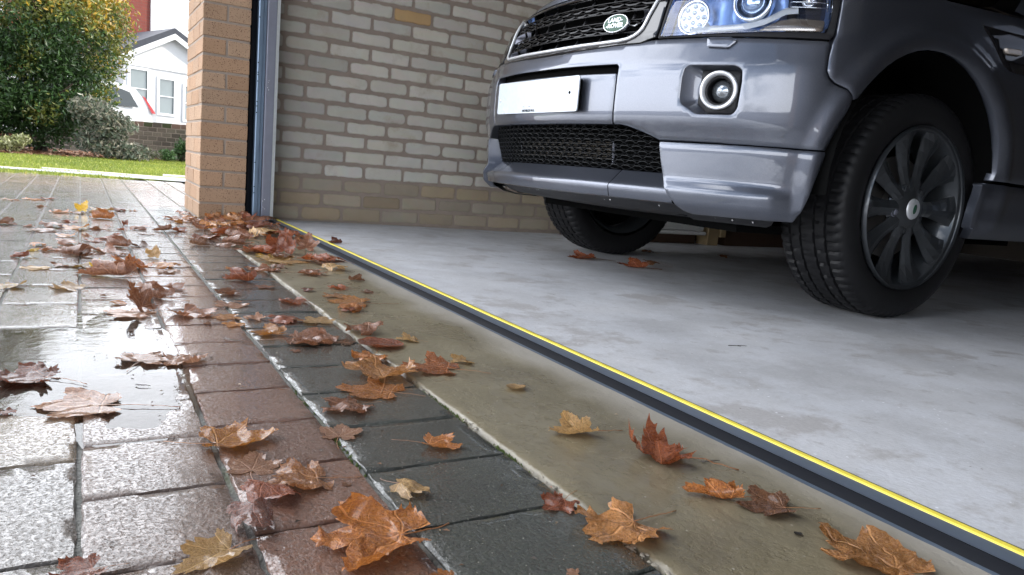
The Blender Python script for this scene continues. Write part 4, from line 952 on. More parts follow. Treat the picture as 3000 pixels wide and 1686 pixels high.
def gl(z): return interp([(.76,.36),(.80,.415),(.83,.43),(.90,.448),(.94,.455)],z)
for z0,z1 in ((.8035,.8435),(.873,.911)):
    q=MB()
    for zz,rr_ in ((z0,.0028),(z1,.0022)):
        L_=gl(zz); q.tube([B(-L_+2*L_*i/40,zz,-.006) for i in range(41)],rr_,6)
    q.obj('grille_bar',M_GRB,gr,True)
    L_=gl(z0)-.02; honey('grille_mesh',[(-L_,z0),(L_,z0),(L_,z1),(-L_,z1)],.070,(z1-z0)/2.35,.0060,.030,lambda z:-.006,M_GRB,gr,-L_+.035,L_,z0+(z1-z0)*.27,z1)
    # ledge under each bar, satin faced
    sweep('grille_blade',[(-.003,z0-.0005),(.0,z0-.003),(-.05,z0-.006)],-gl(z0),gl(z0),M_GLBLK,gr)
sweep('grille_blade',[(-.002,.9385),(.0,.936),(-.05,.932)],-.44,.44,M_GLBLK,gr)
for zz0,zz1 in ((.776,.801),(.846,.871),(.913,.934)):
    n_=7
    for i in range(n_):
        s=-.36+.72*i/(n_-1); q=MB(); q.tube([B(s,zz0,-.022),B(s,zz1,-.026)],.0042,6); q.obj('grille_rib',M_BLKPL,gr,True)
# side cheeks of the grille opening in body grey
for sg in (1,-1):
    for z0,z1 in ((.846,.871),(.778,.802)):
        v=[B(sg*gl(z0),z0,-.002),B(sg*gl(z1),z1,-.002),B(sg*(gl(z1)-.06),z1,-.05),B(sg*(gl(z0)-.06),z0,-.05)]; mesh('grille_cheek',v,[(0,1,2,3)],M_GALV2,gr)
# badge
def textobj(name,body,size,M,mt,parent,ext=.0004,sx=1,font_off=0):
    cu=bpy.data.curves.new(name,'FONT'); cu.body=body; cu.size=size; cu.extrude=ext; cu.align_x='CENTER'; cu.align_y='CENTER'; cu.offset=font_off
    ob=bpy.data.objects.new(name,cu); COL.objects.link(ob)
    dg=bpy.context.evaluated_depsgraph_get(); me=bpy.data.meshes.new_from_object(ob.evaluated_get(dg)); bpy.data.objects.remove(ob)
    me.transform(M@Matrix.Diagonal((sx,1,1,1))); me.materials.clear(); me.materials.append(mt); return link(bpy.data.objects.new(name,me),parent)
bn=NB(.322,.845); bc=Vector(B(.322,.832,.014)); bF=frame(bc,Vector((bn.x*.8,bn.y,bn.z*.6)))
q=MB()
def ell(mb,prof,n_,Mx,a=1.0,b=.56):
    v=[];f=[];m_=len(prof)
    for k in range(n_):
        t=2*math.pi*k/n_
        for r_,h in prof: v.append(tuple(Mx@Vector((r_*a*math.cos(t),r_*b*math.sin(t),h))))
    for k in range(n_):
        for i in range(m_-1): f.append((k*m_+i,((k+1)%n_)*m_+i,((k+1)%n_)*m_+i+1,k*m_+i+1))
    mb.add(v,f)
ell(q,[(.0515,-.012),(.0525,-.002),(.0505,.0015),(.0485,.0010)],48,bF); bo=q.obj('badge',M_CHROME,gr,True)
q=MB(); ell(q,[(.0486,.0008),(.03,.0016),(0,.002)],48,bF); q.obj('badge_face',M_GREEN,bo,True)
textobj('badge_lettering','LAND-',.0195,bF@Matrix.Translation((-.002,.0095,.0022)),M_CHROME,bo,.0004,1.05,.0004)
textobj('badge_lettering','-ROVER',.0195,bF@Matrix.Translation((0,-.0085,.0022)),M_CHROME,bo,.0004,1.05,.0004)
q=MB(); q.tube([B(.365,.828,-.004),B(.392,.822,-.002),B(.40,.828,-.002)],.0022,6); q.obj('badge_clip',M_SATIN,bo,True)
# ---- headlights
HG=[(.500,.7825),(.616,.7840),(.733,.7850),(.885,.7900),(.990,.7930),(1.0025,.831),(1.0085,.885),(1.014,.925),(.95,.936),(.80,.94),(.65,.94),(.512,.936),(.5045,.86)]
HO=[(.4905,.7765),(.665,.7765),(.823,.7735),(.929,.7735),(1.004,.7745),(1.0145,.79),(1.0225,.833),(1.034,.888),(1.040,.932),(1.03,.944),(.95,.947),(.80,.952),(.65,.952),(.4955,.947),(.4925,.86)]
for sg in(1,-1):
    F_=(lambda P:P) if sg>0 else (lambda P:[(-s,z) for s,z in P][::-1])
    hl=empty('headlight',(0,0,0),car)
    panel('gasket',F_(HO),M_BLKPL,hl,[F_(HG)],pf=lambda s,z:-.003,dep=.012,step=.02,rim=.002)
    panel('lens_cover',F_(HG),M_LENS,hl,pf=lambda s,z:.001,dep=.006,step=.015,rim=.004)
    panel('lamp_bowl',F_([(.500,.782),(.885,.790),(.885,.938),(.65,.942),(.512,.938)]),M_HLBLUE,hl,pf=lambda s,z:-.050-.03*math.sin(abs(s)*14)**2,dep=.002,step=.015)
    panel('indicator_housing',F_([(.884,.792),(.992,.795),(1.008,.86),(1.012,.925),(.884,.937)]),M_INT,hl,pf=lambda s,z:-.035,dep=.002,step=.02)
    v=[];f=[]; rg_=dens(F_(HG),.02)
    for s,z in rg_: v+=[Q(s,z,-.005),Q(s,z,-.055)]
    m_=len(rg_)
    for k in range(m_): f.append((2*k,2*((k+1)%m_),2*((k+1)%m_)+1,2*k+1))
    mesh('housing_wall',v,f,M_HLBLUE,hl,True)
    for cs,cz,r_,nm in ((.580,.841,.052,'daytime_lamp'),(.765,.882,.056,'main_lamp')):
        c=Vector(Q(sg*cs,cz,-.026)); n=NB(sg*cs,cz); n=Vector((n.x*.85,n.y,n.z*.3)).normalized(); Fm=frame(c,n)
        q=MB(); q.lathe([(r_,-.03),(r_,-.002),(r_*.97,.003),(r_*.84,.001),(r_*.80,-.006)],48,Fm); lo=q.obj(nm,M_CHROME,hl,True)
        q=MB()
        if nm=='daytime_lamp':
            q.lathe([(r_*.80,-.004),(r_*.4,-.003),(0,-.003)],36,Fm)
            for a in range(8):
                for rr_ in ((.62,) if a%2 else (.62,.28)): 
                    t=a*math.pi/4; q.lathe([(.0075,-.004),(.0065,.0005),(.003,.003),(0,.0035)],12,Fm@Matrix.Translation((r_*rr_*math.cos(t),r_*rr_*math.sin(t),0)))
            q.obj('lamp_lens',simple('frosted_lens',(.72,.80,.95),.18,.3,1),hl,True)
        else:
            q.lathe([(r_*.80,-.004),(r_*.70,-.016),(r_*.68,-.02)],36,Fm); q.obj('lamp_shroud',M_INT,hl,True)
            q=MB(); q.lathe([(r_*.68,-.02),(r_*.62,-.004),(r_*.45,.006),(r_*.22,.011),(0,.012)],36,Fm); q.obj('lamp_lens',simple('projector_lens',(.50,.62,.85),.05,.7,1),hl,True)
    # guide strip sweeping under the lamps, its glow painted as white base colour
    path=[(.590,.7965),(.65,.7985),(.72,.800),(.77,.805),(.815,.816),(.850,.833),(.875,.846),(.91,.850)]
    v=[];f=[]
    for s,z in path: v+=[B(sg*s,z-.007,-.010),B(sg*s,z+.008,-.014),B(sg*s,z+.020,-.045)]
    for k in range(len(path)-1): f+=[(3*k,3*k+3,3*k+4,3*k+1),(3*k+1,3*k+4,3*k+5,3*k+2)]
    mesh('light_guide',v,f,simple('white_glow_guide',(.95,.96,.98),.3,0,.6),hl,True)
    q=MB()
    for k in range(5):
        z=.862+k*.0145; q.tube([B(sg*(.885+.117*i/8),z,-.014) for i in range(9)],.0018,6)
    q.tube([B(sg*.998,.852,-.014),B(sg*1.002,.922,-.014)],.0018,6); q.obj('indicator_rib',M_CHROME,hl,True)
    q=MB(); Fm=frame(Q(sg*.945,.884,-.024),NB(sg*.945,.884)); q.lathe([(.020,-.004),(.018,.0),(.013,.001),(.011,-.003),(0,.006)],20,Fm); q.obj('indicator_bulb',M_CHROME,hl,True)
    panel('side_reflector',F_([(.800,.793),(.985,.797),(.990,.828),(.90,.830),(.86,.823),(.82,.806)]),M_AMBER if False else simple('pale_reflector',(.33,.27,.22),.25,.5,1),hl,pf=lambda s,z:-.010,dep=.003,step=.015)
# ---- number plate
mb=MB(); pcx,pcz,pw_,ph_=1.467,.6105,.520,.111; py=.8805
outl=rnd_poly([(-pw_/2,-ph_/2),(pw_/2,-ph_/2),(pw_/2,ph_/2),(-pw_/2,ph_/2)],.010,5); m_=len(outl)
v=[(pcx+x,py,pcz+z) for x,z in outl]+[(pcx+x,py+.004,pcz+z) for x,z in outl]
pl_=mesh('number_plate',v,[tuple(range(m_))]+[(k,m_+k,m_+(k+1)%m_,(k+1)%m_) for k in range(m_)],M_WPL,car)
Mx=Matrix.Translation((pcx-.035,py-.0006,pcz-.0475))@Matrix.Rotation(R(90),4,'X'); textobj('plate_lettering','HATFIELDS HULL',.0112,Mx,M_BLACK,pl_,.0003,1,.0002)
Mx=Matrix.Translation((pcx+.205,py-.0006,pcz-.0480))@Matrix.Rotation(R(90),4,'X'); textobj('plate_lettering','- - -  - -',.006,Mx,M_BLACK,pl_,.0003,1)
q=MB()
for x_,w_x in ((-.075,.010),(-.037,.013),(-.003,.013)): q.box(pcx+x_,pcx+x_+w_x,py-.0008,py-.0003,pcz-.034,pcz-.0325)
q.obj('plate_mark',M_GREYR,pl_)
for x_,m__ in ((-.240,M_WHITE),(.212,M_BLACK)):
    q=MB(); q.lathe([(0,.003),(.003,.0028),(.0048,.0015),(.005,0)],14,frame((pcx+x_,py-.0002,pcz+.004 if x_>0 else pcz-.006),(0,-1,0))); q.obj('plate_screw',m__,pl_,True)
q=MB(); q.box(pcx-.25,pcx+.25,py+.0042,.90,pcz-.045,pcz+.045); q.obj('plate_backing',M_BLACK,pl_)
# ---- wings, sills, doors
WG=[(1.0125,.7705),(1.004,.732),(1.001,.693),(1.0105,.676),(1.028,.6635),(1.0635,.6505),(1.094,.624)]+[(ARC[0]+.416*math.cos(a),ARC[1]+.416*math.sin(a)) for a in [R(145-k*6.6) for k in range(21)]]+[(1.857,.458),(2.102,.458),(2.102,1.010),(2.02,1.004),(1.757,.986),(1.56,.972),(1.3,.957),(1.15,.948),(1.0525,.938),(1.0395,.888),(1.0285,.833),(1.0205,.790)]
wings=pmir('front_wing',WG,M_PAINT,car,dep=.03,step=.018,rim=.003,rr=.004)
VT=[(1.688,.927),(1.79,.930),(2.095,.943),(2.095,.808),(1.91,.803),(1.826,.802),(1.787,.816),(1.728,.886),(1.690,.917)]
for w__,sg in zip(wings,(1,-1)):
    F_=(lambda P:P) if sg>0 else (lambda P:[(-s,z) for s,z in P][::-1])
    vt=panel('side_vent',F_(VT),M_GLBLK,w__,pf=lambda s,z:.003,dep=.008,step=.03,rr=.010)
    panel('side_repeater',F_([(1.792,.872),(1.893,.882),(1.889,.862),(1.800,.855)]),simple('clear_lamp',(.60,.52,.46),.1,.2,1),w__,pf=lambda s,z:.012,dep=.010,step=.02,rr=.008,rim=.003,drop=.003)
SL=[(1.80,.448),(4.0,.448),(4.0,.262),(1.835,.262),(1.80,.30)]
def slp(s,z): return interp([(.26,-.02),(.30,.004),(.40,.004),(.43,.010),(.45,-.004)],z)
pmir('sill',SL,M_PAINT,car,pf=slp,dep=.03,step=.03,rr=.012)
for a,b in ((2.108,3.08),(3.086,3.78)):
    for sg in (1,-1):
        P_=[(a,.456),(b,.456),(b,.998),(a,.998)]; P_=P_ if sg>0 else [(-s,z) for s,z in P_][::-1]
        d_=panel('door',P_,M_PAINT,car,dep=.02,step=.05,rr=.02)
        q=MB(); q.tube([Q(sg*(b-.19),.90,.02),Q(sg*(b-.12),.905,.032),Q(sg*(b-.04),.90,.02)],.010,8); q.obj('door_handle',M_PAINT,d_,True)
        P_=[(a+.02,.60),(b-.02,.60),(b-.02,.655),(a+.02,.655)]; P_=P_ if sg>0 else [(-s,z) for s,z in P_][::-1]
        panel('side_moulding',P_,M_BLKPL,d_,pf=lambda s,z:.008,dep=.012,step=.06)
RW=[(3.786,.998),(3.786,.60)]+[(ARC[0]+2.66+.416*math.cos(a),ARC[1]+.416*math.sin(a)) for a in [R(150-k*10) for k in range(18)]]+[(4.70,.30),(5.35,.32),(5.45,.60),(5.45,.998)]
pmir('rear_wing',RW,M_PAINT,car,dep=.03,step=.05,rr=.01)
# ---- bonnet
def hood():
    SS=[0,.03,.08,.15,.25,.35,.45,.55,.65,.75,.85,.95,1.05,1.2,1.4,1.6,1.8,2.0,2.1]; n_=28
    zt_=lambda s: interp([(0,.966),(.30,.962),(.50,.952),(.95,.950),(1.055,.944),(1.15,.954),(1.3,.963),(1.56,.978),(1.757,.992),(2.02,1.010),(2.1,1.016)],s)
    v=[];f=[]
    # front roll: extra rows
    for i,s in enumerate(SS):
        a=Vector(B(-s,zt_(s),-.001));b=Vector(B(s,zt_(s),-.001)); Y_=a.y; rise=interp([(.9,.0),(1.0,.028),(1.2,.050),(1.6,.060),(2.3,.075)],Y_)
        for k in range(n_+1):
            t=-1+2*k/n_; w=(1-t*t); e=1-abs(t)**6
            P_=a.lerp(b,(t+1)/2); P_.z+= rise*(e*.75+w*.25)+.012*math.exp(-((abs(t)-.62)/.12)**2)*(1 if s>.6 else 0)
            v.append(P_)
    m_=n_+1
    for i in range(len(SS)-1):
        for k in range(n_): q_=i*m_+k; f.append((q_,q_+1,q_+m_+1,q_+m_))
    return mesh('bonnet',v,f,M_PAINT,car,True)
hd=hood()
# ---- cabin
yb=Vector(B(2.1,1.0)).y
q=MB()
def ring(y,z,hw): return [(XC-hw,y,z),(XC+hw,y,z)]
xs=[(2.30,1.06,.80),(2.95,1.60,.62),(3.3,1.69,.60),(4.9,1.68,.60),(5.25,1.55,.60)]
v=[];f=[]
for y,z,hw in xs: v+=[(XC-hw,y,z),(XC-hw*.9,y,z+.02),(XC+hw*.9,y,z+.02),(XC+hw,y,z)]
for i in range(1,4):
    for k in range(3): a=i*4+k; f.append((a,a+1,a+5,a+4))
mesh('roof',v,f,M_PAINT,car,True)
mesh('windscreen',[(XC-.80,2.14,1.03),(XC+.80,2.14,1.03),(XC+.62,2.95,1.60),(XC-.62,2.95,1.60)],[(0,1,2,3)],M_DARKGL,car)
for sg in(1,-1):
    mesh('side_glass',[(XC+sg*.86,2.35,1.0),(XC+sg*.86,4.7,1.0),(XC+sg*.61,4.85,1.66),(XC+sg*.61,3.0,1.60)],[(0,1,2,3)],M_DARKGL,car)
    mesh('pillar',[(XC+sg*.88,2.12,1.0),(XC+sg*.86,2.35,1.0),(XC+sg*.61,3.05,1.62),(XC+sg*.63,2.93,1.60)],[(0,1,2,3)],M_PAINT,car)
mesh('tailgate',[(XC-.86,5.36,.4),(XC+.86,5.36,.4),(XC+.86,5.33,1.0),(XC+.6,5.2,1.6),(XC-.6,5.2,1.6),(XC-.86,5.33,1.0)],[(0,1,2,3,4,5)],M_PAINT,car)
q=MB(); q.box(XC-.56,XC+.56,1.18,5.25,.26,.92); q.box(XC-.86,XC+.86,2.32,3.95,.27,1.0); q.obj('inner_light_block',M_BLACK,car)  # black box added inside the body to block light from showing through
for sg in (1,-1):
    for dy in (0,2.66):
        # wheel housing
        v=[];f=[];n_=20; c=(Vector(B(ARC[0]+dy,.392)).y,.37)
        for k in range(n_+1):
            a=R(184-k*190/n_); 
            for xx,r_ in ((XC+sg*.905,.415),(XC+sg*.56,.425)): v.append((xx,c[0]+r_*math.cos(a),c[1]+.02+r_*math.sin(a)))
        for k in range(n_): f.append((2*k,2*k+2,2*k+3,2*k+1))
        mesh('wheel_housing',v,f,M_BLACK,car,True)
# ---- wheels
M_DISC=simple('brake_disc',(.20,.19,.18),.4,.8)
def wheel(sg,yc,first=None,steer=0):
    c=Vector((XC+sg*.85,yc,.344))
    wl=empty('wheel',c,car); wl.rotation_euler=(0,0,(0 if sg>0 else math.pi)+steer)
    if first:
        for ch_ in first.children:
            o=ch_.copy(); COL.objects.link(o); o.parent=wl
            for g_ in ch_.children: d_=g_.copy(); COL.objects.link(d_); d_.parent=o
        return wl
    M=frame((0,0,0),(1,0,0)); Rt=.3595
    # tyre with cut tread: profile (radius, depth from outer face)
    prof=[(.256,.016,0),(.262,.004,0),(.275,-.003,0),(.300,-.007,0),(.322,-.005,0),(.338,.001,0),(.348,.009,1),(.3545,.018,1),(.3575,.030,1),(.3582,.0475,1),
          (.3583,.049,9),(.3583,.056,9),(.3590,.0575,2),(.3593,.075,2),(.3593,.0875,2),(.3593,.089,9),(.3593,.096,9),(.3595,.0975,3),(.3595,.117,3),(.3595,.1375,3),(.3593,.139,9),(.3593,.146,9),(.3592,.1475,4),(.3590,.165,4),(.3583,.1775,4),(.3583,.179,9),(.3583,.186,9),(.3580,.1875,5),(.3575,.205,5),(.3545,.217,5),(.346,.228,5),(.33,.236,0),(.30,.241,0),(.262,.232,0)]
    NS=288; v=[];f=[];m_=len(prof)
    for k in range(NS):
        a=2*math.pi*k/NS
        for i,(r_,h,zn) in enumerate(prof):
            rr_=r_
            if zn==9: rr_=r_-.0075
            elif zn:
                ph={1:0,2:2,3:0,4:3,5:1}[zn]; sl=int((h-.03)*{1:0,2:45,3:90,4:-45,5:0}[zn])
                cyc={1:4,2:6,3:6,4:6,5:4}[zn]
                if (k+ph+sl)%cyc==0: rr_=r_-(.0055 if zn!=1 or r_>.35 else .003)
            v.append(tuple(M@Vector((rr_*math.cos(a),rr_*math.sin(a),-h))))
    for k in range(NS):
        for i in range(m_-1): f.append((k*m_+i,k*m_+i+1,((k+1)%NS)*m_+i+1,((k+1)%NS)*m_+i))
    mesh('tyre',v,f,M_RUB,wl,True,sharp=35)
    q=MB(); q.lathe([(.256,.016),(.262,.006),(.2615,.001),(.257,-.001),(.2515,.001),(.246,-.006),(.242,-.020),(.232,-.035),(.226,-.10),(.224,-.21),(.25,-.225)],96,M@Matrix.Translation((0,0,-.002)))
    rim=q.obj('rim',M_ALLOY,wl,True)
    # spokes
    q=MB()
    for j in range(10):
        a0=R(109+36*j); rows=[(.040,.028,-.012,.006),(.070,.026,-.014,.007),(.100,.0235,-.019,.009),(.140,.0275,-.023,.012),(.185,.036,-.021,.013),(.225,.047,-.014,.010),(.249,.055,-.006,.004)]
        v=[];f=[]
        for r_,w,h,rd in rows:
            ux,uy=math.cos(a0),math.sin(a0)
            for t,hh in ((-w,-.030),(-w,h-rd*.9),(-w*.55,h-rd*.2),(0,h+rd*.3),(w*.55,h-rd*.2),(w,h-rd*.9),(w,-.030)):
                v.append(tuple(M@Vector((r_*ux-t*uy,r_*uy+t*ux,hh))))
        for i in range(len(rows)-1):
            for k in range(6): b=i*7+k; f.append((b,b+7,b+8,b+1))
        q.add(v,f)
    q.obj('spoke',M_ALLOY,rim,True,24) if False else None
    o=q.obj('spokes',M_ALLOY,rim,False)
    o.data.polygons.foreach_set('use_smooth',[False]*len(o.data.polygons))
    q=MB(); q.lathe([(.033,-.004),(.052,-.006),(.064,-.014),(.082,-.022),(.090,-.034)],40,M); q.obj('hub',M_ALLOY,rim,True)
    q=MB(); q.lathe([(0,.0035),(.020,.003),(.031,.0005),(.0335,-.004)],32,M); cap=q.obj('centre_cap',M_SATIN,wl,True)
    q=MB(); ell(q,[(.0165,.0022),(.015,.0042),(0,.0046)],24,M@Matrix.Rotation(R(78),4,'Z')); q.obj('cap_emblem',M_GREEN,cap,True)
    for j in range(5):
        a=R(-169+72*j); q=MB(); q.lathe([(.016,-.030),(.0155,-.017),(.0145,-.0165),(.0125,-.022)],16,M@Matrix.Translation((.071*math.cos(a),.071*math.sin(a),0))); q.lathe([(0,-.012),(.008,-.012),(.0095,-.014),(.0095,-.024)],6,M@Matrix.Translation((.071*math.cos(a),.071*math.sin(a),0))); q.obj('wheel_bolt',M_GALV2 if j==0 else M_ALLOY,wl,True,30)
    q=MB(); q.lathe([(.165,-.085),(.165,-.075),(.07,-.073),(.065,-.055),(0,-.055)],40,M); q.obj('brake_disc',M_DISC,wl,True,30)
    q=MB(); q.lathe([(.222,-.12),(0,-.125)],40,M); q.obj('wheel_back',M_BLACK,wl)
    q=MB(); a=R(8); q.lathe([(.006,-.02),(.006,-.03)],8,M); q.tube([tuple(M@Vector((.226*math.cos(a),.226*math.sin(a),-.03))),tuple(M@Vector((.205*math.cos(a),.205*math.sin(a),-.02)))],.003,6); q.obj('tyre_valve',M_BLKPL,wl)
    return wl
w1=wheel(1,1.812); wheel(-1,1.83,w1,0); wheel(1,4.47,w1); wheel(-1,4.47,w1)
# door mirror
for sg in (1,-1):
    q=MB(); 
    for k in range(1): q.tube([(XC+sg*.90,2.62,1.02),(XC+sg*1.0,2.60,1.06)],.02,8); q.box(*sorted((XC+sg*.96,XC+sg*1.12)),2.56,2.66,1.03,1.19)
    mo=q.obj('door_mirror',M_PAINT,car,False)
car.location=(0,0,0)
# ================================================================ THINGS IN THE GARAGE
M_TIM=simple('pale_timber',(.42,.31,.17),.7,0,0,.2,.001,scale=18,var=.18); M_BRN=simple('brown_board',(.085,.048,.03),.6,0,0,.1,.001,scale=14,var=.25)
un=empty('cupboard',(0,0,0)); tag(un,'brown cupboard with a pale timber post and white drawer seen under the car','cupboard')
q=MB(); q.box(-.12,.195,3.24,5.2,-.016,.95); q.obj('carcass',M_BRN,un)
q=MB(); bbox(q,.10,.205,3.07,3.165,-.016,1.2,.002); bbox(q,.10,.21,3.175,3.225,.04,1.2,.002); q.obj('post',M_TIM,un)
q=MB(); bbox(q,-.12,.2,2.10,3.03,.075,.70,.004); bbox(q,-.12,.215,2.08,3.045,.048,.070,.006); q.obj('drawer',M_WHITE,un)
q=MB(); q.box(-.12,.14,2.12,3.02,-.016,.045); q.obj('plinth',M_BRN,un)
